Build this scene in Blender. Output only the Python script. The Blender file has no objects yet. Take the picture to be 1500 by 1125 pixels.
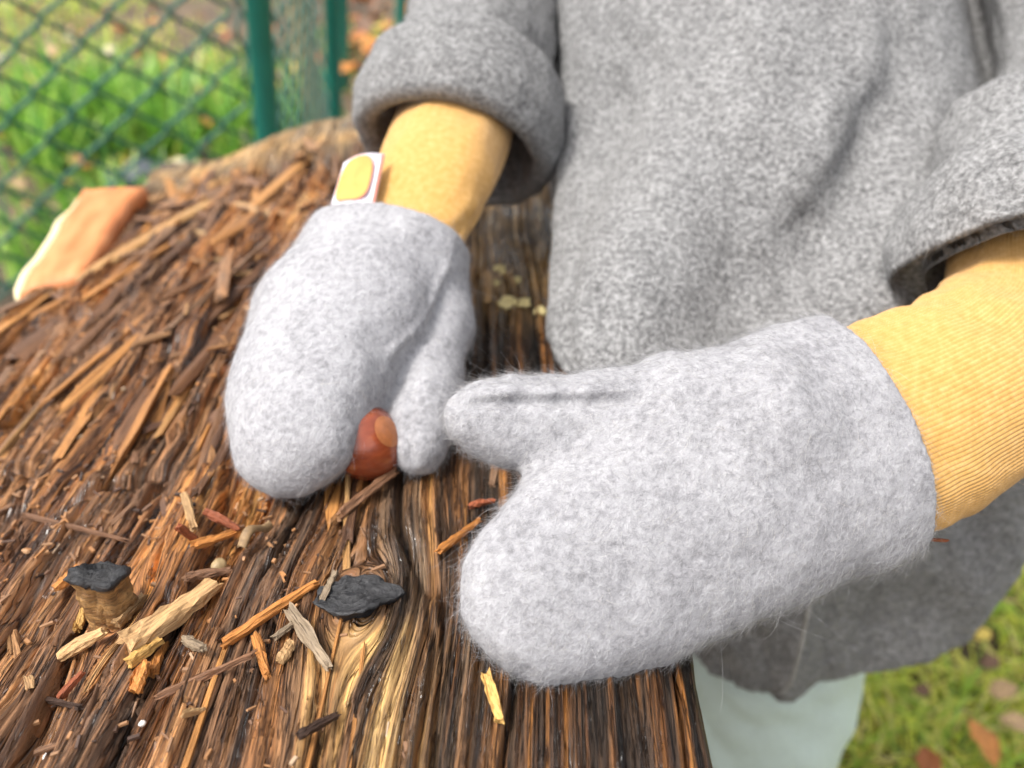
import bpy, math, random
import numpy as np
from mathutils import Vector, Matrix

# ------------------------------------------------------------------ camera, world, sun, exposure
scene = bpy.context.scene
col = scene.collection
rng = np.random.default_rng(7)
random.seed(7)

CAM = np.array([0.0, 0.0, 0.706])
PITCH = math.radians(34.0)
FPX = 1167.0                                   # focal length in pixels of a 1500 px wide frame
cd = bpy.data.cameras.new('camera')
cam = bpy.data.objects.new('camera', cd)
col.objects.link(cam)
cam.location = CAM
cam.rotation_euler = (math.pi / 2 - PITCH, 0, 0)
cd.sensor_width = 36.0
cd.lens = FPX * 36.0 / 1500.0
cd.clip_start = 0.01
cd.clip_end = 200.0
cd.dof.use_dof = True
cd.dof.focus_distance = 0.225
cd.dof.aperture_fstop = 7.8
scene.camera = cam

world = bpy.data.worlds.new('World')
scene.world = world
world.use_nodes = True
wn = world.node_tree
bg = wn.nodes['Background']
sky = wn.nodes.new('ShaderNodeTexSky')
sky.sky_type = 'NISHITA'
sky.sun_disc = False
SUN_EL, SUN_AZ = math.radians(60), math.radians(-112)   # azimuth from +Y towards +X
sky.sun_elevation = SUN_EL
sky.sun_rotation = SUN_AZ
sky.air_density = 1.0
sky.dust_density = 4.0
sky.ozone_density = 1.0
hs = wn.nodes.new('ShaderNodeHueSaturation')            # cloud cover: the sky light is nearly white
hs.inputs['Saturation'].default_value = 0.22
wn.links.new(sky.outputs[0], hs.inputs['Color'])
wn.links.new(hs.outputs[0], bg.inputs[0])
bg.inputs[1].default_value = 0.14

sd = bpy.data.lights.new('sun', 'SUN')
sd.energy = 1.5
sd.angle = math.radians(14)
sd.color = (1.0, 0.965, 0.91)
sun = bpy.data.objects.new('sun', sd)
col.objects.link(sun)
sdir = Vector((math.sin(SUN_AZ) * math.cos(SUN_EL), math.cos(SUN_AZ) * math.cos(SUN_EL), math.sin(SUN_EL)))
sun.rotation_euler = (-sdir).to_track_quat('-Z', 'Y').to_euler()

vs = scene.view_settings
vs.view_transform = 'Standard'
vs.look = 'None'
vs.exposure = 1.27
vs.gamma = 1.0
vs.use_curve_mapping = False
scene.render.engine = 'CYCLES'
scene.cycles.use_denoising = True
scene.cycles.use_adaptive_sampling = True
scene.cycles.adaptive_threshold = 0.02
scene.cycles.max_bounces = 5
scene.cycles.diffuse_bounces = 3
scene.cycles.glossy_bounces = 3
scene.cycles.transmission_bounces = 4
scene.cycles.sample_clamp_indirect = 6.0

# ------------------------------------------------------------------ maths helpers
SP, CP = math.sin(PITCH), math.cos(PITCH)
FW = np.array([0, CP, -SP]); UP = np.array([0, SP, CP]); RT = np.array([1.0, 0, 0])
LOGZ = 0.52

def P(px, py, d):
    return CAM + d * (FW + (px - 750) / FPX * RT + (562.5 - py) / FPX * UP)

def on_plane(px, py, z=LOGZ):
    r = FW + (px - 750) / FPX * RT + (562.5 - py) / FPX * UP
    return CAM + r * ((z - CAM[2]) / r[2])

def unit(v):
    v = np.asarray(v, float)
    return v / np.linalg.norm(v)

def hsh(a, b, s=0):
    a = np.asarray(a).astype(np.int64); b = np.asarray(b).astype(np.int64)
    n = (a * 374761393 + b * 668265263 + s * 974634777) & 0xFFFFFFFF
    n = ((n ^ (n >> 13)) * 1274126177) & 0xFFFFFFFF
    n = ((n ^ (n >> 16)) * 2246822519) & 0xFFFFFFFF
    return ((n ^ (n >> 15)) & 0xFFFFFF) / float(0x1000000)

def vn2(x, y, s=0):
    x = np.asarray(x, float); y = np.asarray(y, float)
    i = np.floor(x); j = np.floor(y); u = x - i; v = y - j
    u = u * u * u * (u * (u * 6 - 15) + 10); v = v * v * v * (v * (v * 6 - 15) + 10)
    a = hsh(i, j, s); b = hsh(i + 1, j, s); c = hsh(i, j + 1, s); d = hsh(i + 1, j + 1, s)
    return ((a * (1 - u) + b * u) * (1 - v) + (c * (1 - u) + d * u) * v) * 2 - 1

def vn3(p, s=0):
    z = p[..., 2]; k = np.floor(z); w = z - k; w = w * w * (3 - 2 * w)
    x = p[..., 0]; y = p[..., 1]
    i = np.floor(x); j = np.floor(y); u = x - i; v = y - j
    u = u * u * (3 - 2 * u); v = v * v * (3 - 2 * v)
    def lay(kk):
        q = j + kk * 7919
        return ((hsh(i, q, s) * (1 - u) + hsh(i + 1, q, s) * u) * (1 - v)
                + (hsh(i, q + 1, s) * (1 - u) + hsh(i + 1, q + 1, s) * u) * v)
    return (lay(k) * (1 - w) + lay(k + 1) * w) * 2 - 1

def smooth(a, b, x):
    t = np.clip((np.asarray(x, float) - a) / (b - a), 0, 1)
    return t * t * (3 - 2 * t)

def catmull(pts, n):
    pts = np.asarray(pts, float)
    q = np.vstack([2 * pts[0] - pts[1], pts, 2 * pts[-1] - pts[-2]])
    m = len(pts) - 1
    t = np.linspace(0, m - 1e-9, n); i = t.astype(int); f = (t - i)[:, None]
    a, b, c, d = q[i], q[i + 1], q[i + 2], q[i + 3]
    return .5 * (2 * b + (c - a) * f + (2 * a - 5 * b + 4 * c - d) * f ** 2 + (3 * b - a - 3 * c + d) * f ** 3)

# ------------------------------------------------------------------ mesh helpers
WPOS = {}

def new_mesh(name, V, F, mats=None, smoothed=True, colors=None):
    V = np.ascontiguousarray(V, dtype=np.float32); F = np.ascontiguousarray(F, dtype=np.int32)
    me = bpy.data.meshes.new(name)
    me.vertices.add(len(V)); me.vertices.foreach_set('co', V.ravel())
    me.loops.add(F.size); me.loops.foreach_set('vertex_index', F.ravel())
    me.polygons.add(len(F)); me.polygons.foreach_set('loop_start', np.arange(0, F.size, F.shape[1], dtype=np.int32))
    me.update(calc_edges=True)
    me.polygons.foreach_set('use_smooth', np.full(len(F), smoothed))
    if colors is not None:
        at = me.color_attributes.new('Col', 'FLOAT_COLOR', 'POINT')
        c4 = np.ones((len(V), 4), np.float32); c4[:, :3] = colors
        at.data.foreach_set('color', c4.ravel())
    if mats is not None:
        me.materials.append(mats)
    return me

def add(name, data, loc, parent=None, rot=None, scale=None):
    """loc is the world position; parents are never rotated or scaled here"""
    o = bpy.data.objects.new(name, data)
    col.objects.link(o)
    loc = np.asarray(loc, float)
    WPOS[o.name] = loc
    if parent is not None:
        o.parent = parent
        o.location = loc - WPOS[parent.name]
    else:
        o.location = loc
    if rot is not None:
        o.rotation_euler = rot
    if scale is not None:
        o.scale = scale
    return o

def put(name, V, F, mat, parent=None, smoothed=True, colors=None, origin=None):
    V = np.asarray(V, float)
    if origin is None:
        origin = np.array([V[:, 0].mean(), V[:, 1].mean(), V[:, 2].min()])
    return add(name, new_mesh(name, V - origin, F, mat, smoothed, colors), origin, parent)

def tag(o, label=None, cat=None, group=None, kind=None):
    if label: o['label'] = label
    if cat: o['category'] = cat
    if group: o['group'] = group
    if kind: o['kind'] = kind
    return o

def grid_faces(nu, nv, wrap_u=False, off=0):
    """index = v*nu+u"""
    u = np.arange(nu if wrap_u else nu - 1); v = np.arange(nv - 1)
    U, Vv = np.meshgrid(u, v)
    U2 = (U + 1) % nu
    return np.stack([Vv * nu + U, Vv * nu + U2, (Vv + 1) * nu + U2, (Vv + 1) * nu + U], -1).reshape(-1, 4) + off

def surfnet(f, org, h):
    s = f < 0
    n = np.array(f.shape)
    def C(a, arr): return arr[a[0]:n[0] - 1 + a[0], a[1]:n[1] - 1 + a[1], a[2]:n[2] - 1 + a[2]]
    cs = [(i, j, k) for i in (0, 1) for j in (0, 1) for k in (0, 1)]
    cnt = sum(C(c, s).astype(np.int8) for c in cs)
    mixed = (cnt > 0) & (cnt < 8)
    idx = np.argwhere(mixed)
    vals = {c: C(c, f)[mixed] for c in cs}
    acc = np.zeros((len(idx), 3)); num = np.zeros(len(idx))
    for a in cs:
        for ax in range(3):
            if a[ax] == 0:
                b = list(a); b[ax] = 1; b = tuple(b)
                va, vb = vals[a], vals[b]
                m = (va < 0) != (vb < 0)
                t = np.where(m, va / np.where(m, va - vb, 1), 0)
                p = np.array(a, float)[None, :].repeat(len(idx), 0); p[:, ax] += t
                acc += p * m[:, None]; num += m
    V = (idx + acc / num[:, None]) * h + org
    vid = np.full(n - 1, -1, np.int64); vid[mixed] = np.arange(len(idx))
    faces = []
    for ax in range(3):
        b, c = (ax + 1) % 3, (ax + 2) % 3
        sl0 = [slice(None)] * 3; sl1 = [slice(None)] * 3
        sl0[ax] = slice(0, -1); sl1[ax] = slice(1, None)
        s0 = s[tuple(sl0)]; s1 = s[tuple(sl1)]
        for sign, mm in ((1, s0 & ~s1), (-1, ~s0 & s1)):
            e = np.argwhere(mm)
            ok = (e[:, b] > 0) & (e[:, c] > 0) & (e[:, b] < n[b] - 1) & (e[:, c] < n[c] - 1)
            e = e[ok]
            q = []
            for db, dc in ((-1, -1), (0, -1), (0, 0), (-1, 0)):
                w = e.copy(); w[:, b] += db; w[:, c] += dc
                q.append(vid[w[:, 0], w[:, 1], w[:, 2]])
            q = np.stack(q, 1)
            faces.append(q if sign > 0 else q[:, ::-1])
    return V, np.concatenate(faces)

def rcone(p, a, b, ra, rb):
    ba = b - a; l2 = ba @ ba; pa = p - a
    t = np.clip(pa @ ba / l2, 0, 1)
    d = pa - t[..., None] * ba
    return np.sqrt((d * d).sum(-1)) - (ra + (rb - ra) * t)

def smin(a, b, k):
    h = np.clip(.5 + .5 * (b - a) / k, 0, 1)
    return b * (1 - h) + a * h - k * h * (1 - h)

def sdf_mesh(fn, lo, hi, h):
    lo = np.asarray(lo, float); hi = np.asarray(hi, float)
    ax = [np.arange(lo[i], hi[i] + h, h) for i in range(3)]
    q = 4
    cx = [a[::q] for a in ax]
    fc = fn(np.stack(np.meshgrid(*cx, indexing='ij'), -1))
    f = fc.repeat(q, 0).repeat(q, 1).repeat(q, 2)[:len(ax[0]), :len(ax[1]), :len(ax[2])]
    pad = np.full(np.array(f.shape), 1.0); pad[:] = f; f = pad
    m = np.abs(f) < h * q * 2.2
    idx = np.argwhere(m)
    f[m] = fn(np.stack([ax[k][idx[:, k]] for k in range(3)], -1))
    return surfnet(f, lo, h)

def trace(fn, px, py, d0=0.12, d1=0.6):
    """depth at which the ray through a pixel first meets the field"""
    ds = np.arange(d0, d1, 0.0006)
    r = FW + (px - 750) / FPX * RT + (562.5 - py) / FPX * UP
    f = fn(CAM + ds[:, None] * r)
    hit = np.argmax(f < 0)
    return CAM + ds[hit] * r

def graze(fn, px, py, d0=0.15, d1=0.5):
    ds = np.arange(d0, d1, 0.0006)
    r = FW + (px - 750) / FPX * RT + (562.5 - py) / FPX * UP
    return CAM + ds[np.argmin(fn(CAM + ds[:, None] * r))] * r

def face_normals(V, F):
    a, b, c = V[F[:, 0]], V[F[:, 1]], V[F[:, 2]]
    d = V[F[:, 3]] if F.shape[1] == 4 else c
    n = np.cross(c - a, d - b) if F.shape[1] == 4 else np.cross(b - a, c - a)
    ar = np.linalg.norm(n, axis=1)
    return n / np.maximum(ar, 1e-12)[:, None], ar

def vert_normals(V, F):
    n, ar = face_normals(V, F)
    vnm = np.zeros_like(V)
    for k in range(F.shape[1]):
        np.add.at(vnm, F[:, k], n * ar[:, None])
    return vnm / np.maximum(np.linalg.norm(vnm, axis=1), 1e-12)[:, None]

def fibres(V, F, N, length, width, comb, lift, segs=3, curl=.35, weight=None, colours=None, seed=1, spread=.8, mottle=.24):
    """thin curved wool hairs rooted all over a surface, as ribbons"""
    r = np.random.default_rng(seed)
    n, ar = face_normals(V, F)
    w = ar if weight is None else ar * weight(V[F].mean(1), n)
    fi = r.choice(len(F), N, p=w / w.sum())
    vnm = vert_normals(V, F)
    bary = r.random((N, F.shape[1])); bary /= bary.sum(1, keepdims=True)
    p = (V[F[fi]] * bary[..., None]).sum(1)
    nn = (vnm[F[fi]] * bary[..., None]).sum(1); nn /= np.linalg.norm(nn, axis=1)[:, None] + 1e-9
    g = comb(p) + r.normal(0, spread, (N, 3))
    g -= (g * nn).sum(1)[:, None] * nn
    g /= np.linalg.norm(g, axis=1)[:, None] + 1e-9
    L = length * np.clip(r.lognormal(0, .45, N), .3, 2.6)
    li = lift * r.random(N)[:, None] * 2
    c1 = r.normal(0, curl, (N, 3)); c2 = r.normal(0, curl, (N, 3))
    sd_ = np.cross(nn, g)
    a = r.random(N)[:, None] * 3.14
    wd = (sd_ * np.cos(a) + nn * np.sin(a))
    rows = []
    for k in range(segs + 1):
        t = k / segs
        q = p - nn * .0003 + L[:, None] * (nn * li * t * (1 - .35 * t) + g * t * (.55 + .45 * t) + c1 * t * t * .6 + c2 * (t ** 3 - t) * .5)
        ww = width * (1 - .75 * t) * .5
        rows += [q - wd * ww, q + wd * ww]
    A = np.stack(rows, 1)
    m = 2 * (segs + 1)
    base = (np.arange(N) * m)[:, None]
    Fq = np.concatenate([base + np.array([2 * k, 2 * k + 1, 2 * k + 3, 2 * k + 2]) for k in range(segs)])
    cc = None
    if colours is not None:
        mott = np.clip(1 + mottle * (.6 * vn3(p * 330, 7) + .6 * vn3(p * 120, 8)), .3, 1.35)
        cc = np.clip(colours[r.integers(0, len(colours), N)] * mott[:, None], 0, .85).repeat(m, 0)
    return A.reshape(-1, 3), Fq, cc

# ------------------------------------------------------------------ materials
def nodes(name):
    m = bpy.data.materials.new(name); m.use_nodes = True
    nt = m.node_tree; b = nt.nodes['Principled BSDF']
    return m, nt, b

def N(nt, t, **kw):
    n = nt.nodes.new(t)
    for k, v in kw.items():
        if k.startswith('i_'):
            n.inputs[k[2:].replace('_', ' ')].default_value = v
        else:
            setattr(n, k, v)
    return n

def ramp(nt, stops, interp='LINEAR'):
    r = nt.nodes.new('ShaderNodeValToRGB'); r.color_ramp.interpolation = interp
    e = r.color_ramp.elements
    while len(e) < len(stops): e.new(.5)
    for k, (p, c) in enumerate(stops):
        e[k].position = p; e[k].color = (*c, 1)
    return r

def mapped(nt, scale, coord='Object'):
    tc = nt.nodes.new('ShaderNodeTexCoord'); mp = nt.nodes.new('ShaderNodeMapping')
    mp.inputs['Scale'].default_value = scale
    nt.links.new(tc.outputs[coord], mp.inputs['Vector'])
    return mp

def bump(nt, b, src, strength, dist):
    bp = nt.nodes.new('ShaderNodeBump'); bp.inputs['Strength'].default_value = strength; bp.inputs['Distance'].default_value = dist
    nt.links.new(src, bp.inputs['Height']); nt.links.new(bp.outputs[0], b.inputs['Normal'])
    return bp

def wool(name, c_dark, c_mid, c_light, scale, bstr=.8, bdist=.0006, sheen=.25, big=.3):
    m, nt, b = nodes(name)
    mp = mapped(nt, (1, 1, 1))
    n1 = N(nt, 'ShaderNodeTexNoise', i_Scale=scale, i_Detail=5.0, i_Roughness=.65)
    n2 = N(nt, 'ShaderNodeTexNoise', i_Scale=scale * .16, i_Detail=3.0)
    for n in (n1, n2): nt.links.new(mp.outputs[0], n.inputs['Vector'])
    mx = N(nt, 'ShaderNodeMath', operation='MULTIPLY_ADD'); mx.inputs[1].default_value = big
    nt.links.new(n2.outputs[0], mx.inputs[0]); 
    sc_ = N(nt, 'ShaderNodeMath', operation='MULTIPLY'); sc_.inputs[1].default_value = 1 - big
    nt.links.new(n1.outputs[0], sc_.inputs[0]); nt.links.new(sc_.outputs[0], mx.inputs[2])
    r = ramp(nt, [(.36, c_dark), (.5, c_mid), (.64, c_light)])
    nt.links.new(mx.outputs[0], r.inputs[0]); nt.links.new(r.outputs[0], b.inputs['Base Color'])
    b.inputs['Roughness'].default_value = 1.0
    b.inputs['Specular IOR Level'].default_value = .1
    b.inputs['Sheen Weight'].default_value = sheen
    b.inputs['Sheen Roughness'].default_value = .5
    bump(nt, b, n1.outputs[0], bstr, bdist)
    return m

def fibre_mat(name, trans=.4):
    m = bpy.data.materials.new(name); m.use_nodes = True
    nt = m.node_tree; nt.nodes.clear()
    at = N(nt, 'ShaderNodeVertexColor', layer_name='Col')
    d = N(nt, 'ShaderNodeBsdfDiffuse'); t = N(nt, 'ShaderNodeBsdfTranslucent'); g = N(nt, 'ShaderNodeBsdfGlossy', i_Roughness=.45)
    g.inputs['Color'].default_value = (.6, .6, .6, 1)
    mx = N(nt, 'ShaderNodeMixShader'); mx.inputs[0].default_value = trans
    mg = N(nt, 'ShaderNodeMixShader'); mg.inputs[0].default_value = .05
    o = N(nt, 'ShaderNodeOutputMaterial')
    L = nt.links.new
    L(at.outputs[0], d.inputs[0]); L(at.outputs[0], t.inputs[0]); L(d.outputs[0], mx.inputs[1]); L(t.outputs[0], mx.inputs[2])
    L(mx.outputs[0], mg.inputs[1]); L(g.outputs[0], mg.inputs[2]); L(mg.outputs[0], o.inputs[0])
    return m

def simple(name, c, rough=.6, spec=.5, var=.25, scale=40., bstr=0., coord='Object', mscale=(1, 1, 1), bdist=.001):
    m, nt, b = nodes(name)
    mp = mapped(nt, mscale, coord)
    n1 = N(nt, 'ShaderNodeTexNoise', i_Scale=scale, i_Detail=6.0, i_Roughness=.6)
    nt.links.new(mp.outputs[0], n1.inputs['Vector'])
    c = np.array(c)
    r = ramp(nt, [(.3, tuple(c * (1 - var))), (.7, tuple(np.clip(c * (1 + var), 0, 1)))])
    nt.links.new(n1.outputs[0], r.inputs[0]); nt.links.new(r.outputs[0], b.inputs['Base Color'])
    b.inputs['Roughness'].default_value = rough; b.inputs['Specular IOR Level'].default_value = spec
    if bstr: bump(nt, b, n1.outputs[0], bstr, bdist)
    return m

def splinter_mat(name, stops, rough=(.3, .62)):
    """wood pieces: each object gets its own tone, with streaks along its length (local Y)"""
    m, nt, b = nodes(name)
    L = nt.links.new
    oi = N(nt, 'ShaderNodeObjectInfo')
    r = ramp(nt, stops)
    mp = mapped(nt, (7, .9, 7))
    n1 = N(nt, 'ShaderNodeTexNoise', i_Scale=1.0, i_Detail=4.0, i_Roughness=.6)
    mp2 = mapped(nt, (1.6, 2.2, 1.6))
    n2 = N(nt, 'ShaderNodeTexNoise', i_Scale=1.0, i_Detail=3.0)
    ad = N(nt, 'ShaderNodeVectorMath', operation='ADD')
    L(mp.outputs[0], ad.inputs[0])
    cv = N(nt, 'ShaderNodeCombineXYZ'); m10 = N(nt, 'ShaderNodeMath', operation='MULTIPLY'); m10.inputs[1].default_value = 57.0
    L(oi.outputs['Random'], m10.inputs[0]); L(m10.outputs[0], cv.inputs[0]); L(m10.outputs[0], cv.inputs[1]); L(cv.outputs[0], ad.inputs[1])
    L(ad.outputs[0], n1.inputs['Vector']); L(mp2.outputs[0], n2.inputs['Vector'])
    t = N(nt, 'ShaderNodeMath', operation='MULTIPLY_ADD'); t.inputs[1].default_value = .34; 
    sub = N(nt, 'ShaderNodeMath', operation='ADD'); sub.inputs[1].default_value = -.17
    L(n2.outputs[0], t.inputs[0]); L(oi.outputs['Random'], sub.inputs[0]); L(sub.outputs[0], t.inputs[2])
    L(t.outputs[0], r.inputs[0])
    dk = ramp(nt, [(.3, (.42, .36, .32)), (.5, (.95, .95, .95)), (.75, (1.35, 1.3, 1.2))])
    L(n1.outputs[0], dk.inputs[0])
    mu = N(nt, 'ShaderNodeMixRGB', blend_type='MULTIPLY'); mu.inputs[0].default_value = 1.0
    L(r.outputs[0], mu.inputs[1]); L(dk.outputs[0], mu.inputs[2]); L(mu.outputs[0], b.inputs['Base Color'])
    rr = ramp(nt, [(.35, (rough[0],) * 3), (.65, (rough[1],) * 3)])
    L(n2.outputs[0], rr.inputs[0]); L(rr.outputs[0], b.inputs['Roughness'])
    b.inputs['Specular IOR Level'].default_value = .3
    bump(nt, b, n1.outputs[0], .8, .0010)
    return m

# ------------------------------------------------------------------ ground
def make_ground():
    n = 121
    g = np.linspace(-1, 1, n); g = np.sign(g) * np.abs(g) ** 2.2 * 60
    X, Y = np.meshgrid(g, g + 2.0)
    Z = .012 * vn2(X * 6, Y * 6, 3) + .02 * vn2(X * 1.4, Y * 1.4, 4) - .03
    V = np.stack([X, Y, Z], -1).reshape(-1, 3)
    m, nt, b = nodes('soil')
    mp = mapped(nt, (1, 1, 1))
    n1 = N(nt, 'ShaderNodeTexNoise', i_Scale=9.0, i_Detail=8.0, i_Roughness=.7)
    nt.links.new(mp.outputs[0], n1.inputs['Vector'])
    r = ramp(nt, [(.3, (.035, .024, .016)), (.5, (.10, .068, .04)), (.7, (.2, .14, .075))])
    nt.links.new(n1.outputs[0], r.inputs[0]); nt.links.new(r.outputs[0], b.inputs['Base Color'])
    b.inputs['Roughness'].default_value = .9
    bump(nt, b, n1.outputs[0], .8, .02)
    o = put('ground', V, grid_faces(n, n), m, origin=np.zeros(3))
    tag(o, 'damp brown soil under the lawn and the garden bed', 'ground', kind='structure')
make_ground()

# ------------------------------------------------------------------ the log: height field with split grain
LX0, LX1, LY0, LY1 = -.284, .056, -.40, .665
_k1 = on_plane(163, 886); _k2 = on_plane(535, 884)
KNOTS = [(_k1[0], _k1[1], .0075), (_k2[0] - .003, _k2[1], .0118)]

def grain(x, y):
    s = x + .006 * vn2(x * 9, y * 4, 11) + .0022 * vn2(x * 40, y * 14, 12)
    for kx, ky, R in KNOTS:
        dx = x - kx; dy = (y - ky) / 1.7
        r2 = dx * dx + dy * dy
        s = s - dx * R * R * 1.15 / (r2 + .75 * R * R) * np.exp(-r2 / (R * 5.5) ** 2)
    return s

def layer(s, t, W, L, seed, jag):
    s1 = s / W + .35 * vn2(s / W * .5, t / L * 1.3, seed)
    c = np.floor(s1); fs = s1 - c
    Lr = .5 + hsh(c, c * 0, seed)
    t1 = t / (L * Lr) + hsh(c, c * 0 + 1, seed) * 7 + jag * vn2(s / (W * .16), t / L * 2, seed + 5)
    r = np.floor(t1); ft = t1 - r
    return c, r, fs, ft, np.minimum(fs, 1 - fs) * W, np.minimum(ft, 1 - ft) * L * Lr

def log_field(x, y):
    s = grain(x, y); t = y
    rough = 1 - smooth(-.075, -.02, x + .012 * vn2(x * 30, y * 12, 21))          # splintery left part
    endz = smooth(.56, .605, y + .012 * vn2(x * 25, y * 3, 8))
    rough = rough * (1 - .9 * endz)
    c1, r1, fs1, ft1, e1, g1 = layer(s, t, .0125, .14, 31, .12)
    c2, r2, fs2, ft2, e2, g2 = layer(s, t, .0046, .075, 47, .18)
    q1 = hsh(c1, r1, 2); q2 = hsh(c2, r2, 3)
    h = rough * (.0060 * (q1 - .5) + .004 * (hsh(c1, r1, 5) - .5) * (ft1 - .5) + .002 * (hsh(c1, r1, 6) - .5) * (fs1 - .5))
    h += (.25 + .75 * rough) * (.0024 * (q2 - .5) + .0016 * (hsh(c2, r2, 7) - .5) * (ft2 - .5))
    h -= (.3 + .7 * rough) * .0036 * np.exp(-(e1 / .0009) ** 2)
    h -= .0011 * np.exp(-(e2 / .0006) ** 2)
    # fibres
    ridge = 1 - np.abs(vn2(s / .0029, t / .09, 61))
    h += .0010 * (ridge - .5) * (1 - .5 * endz)
    h += .00055 * vn2(s / .0011, t / .045, 62)
    h += .00034 * vn2(s / .0006, t / .016, 63)
    h -= .0022 * np.exp(-(np.abs(vn2(s / .0062, t / .11, 72)) / .075) ** 2) * smooth(-.4, .3, vn2(s / .01, t / .06, 73))
    # grain folds beside the big knot and long checks in the smooth part
    kx, ky, R = KNOTS[1]
    near = np.exp(-(((x - kx - .012) / .030) ** 2 + ((y - ky + .01) / .075) ** 2))
    h += near * .0021 * (np.cos(s / .0043 * 6.283 + 1.2 * vn2(s * 40, t * 10, 70)) * .6)
    h -= (1 - rough) * .0055 * np.exp(-(np.abs(vn2(s / .016, t / .35, 64)) / .05) ** 2)
    h -= rough * .005 * np.exp(-(np.abs(vn2(s / .028, t / .16, 66)) / .05) ** 2)
    h += rough * .0030 * vn2(s / .011, t / .25, 76)
    # rot hollows among the splinters
    h -= rough * .004 * smooth(.15, .7, vn2(s / .02, t / .05, 67))
    # overall form: crowned, sagging to the left, a raised worn lip at the far end
    base = -.030 * smooth(.09, .27, -x) ** 1.3 - .004 * smooth(.035, .058, x) + .004 * vn2(x * 9, y * 5, 68)
    base += .013 * endz * (1 - .4 * smooth(.645, .67, y)) * smooth(.27, .16, -x)
    base -= .012 * smooth(.655, .667, y)
    base += .004 * np.exp(-((x + .02) / .05) ** 2)
    edge = smooth(.044, .056, x + .002 * vn2(x * 10, y * 45, 71))
    base -= .010 * edge ** 2
    return base + h, dict(s=s, t=t, rough=rough, q1=q1, q2=q2, q3=hsh(c2, r2, 13), q4=hsh(c1, r1, 14), endz=endz, near=near)

_gx = np.arange(LX0 - .01, LX1 + .012, .0007); _gy = np.arange(.06, LY1 + .01, .0014)
_lf = log_field(*np.meshgrid(_gx, _gy)); _LZ = _lf[0]; _LR = _lf[1]['rough']
def _look(A, x, y):
    x = np.atleast_1d(np.asarray(x, float)); y = np.atleast_1d(np.asarray(y, float))
    u = np.clip((x - _gx[0]) / .0007, 0, len(_gx) - 1.001); v = np.clip((y - _gy[0]) / .0014, 0, len(_gy) - 1.001)
    i = u.astype(int); j = v.astype(int); fu = u - i; fv = v - j
    return (A[j, i] * (1 - fu) + A[j, i + 1] * fu) * (1 - fv) + (A[j + 1, i] * (1 - fu) + A[j + 1, i + 1] * fu) * fv
def log_z(x, y): return LOGZ + _look(_LZ, x, y)
def log_rough(x, y): return float(_look(_LR, x, y)[0])

def pal(t, stops):
    t = np.clip(t, 0, 1); out = np.zeros(t.shape + (3,))
    xs = [a for a, _ in stops]
    for k in range(3):
        out[..., k] = np.interp(t, xs, [c[k] for _, c in stops])
    return out

DK = (.020, .012, .009); BR = (.075, .038, .022); RED = (.17, .062, .024); ORG = (.36, .155, .045); TAN = (.40, .245, .105); GRY = (.16, .115, .085); YEL = (.46, .29, .10)

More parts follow.
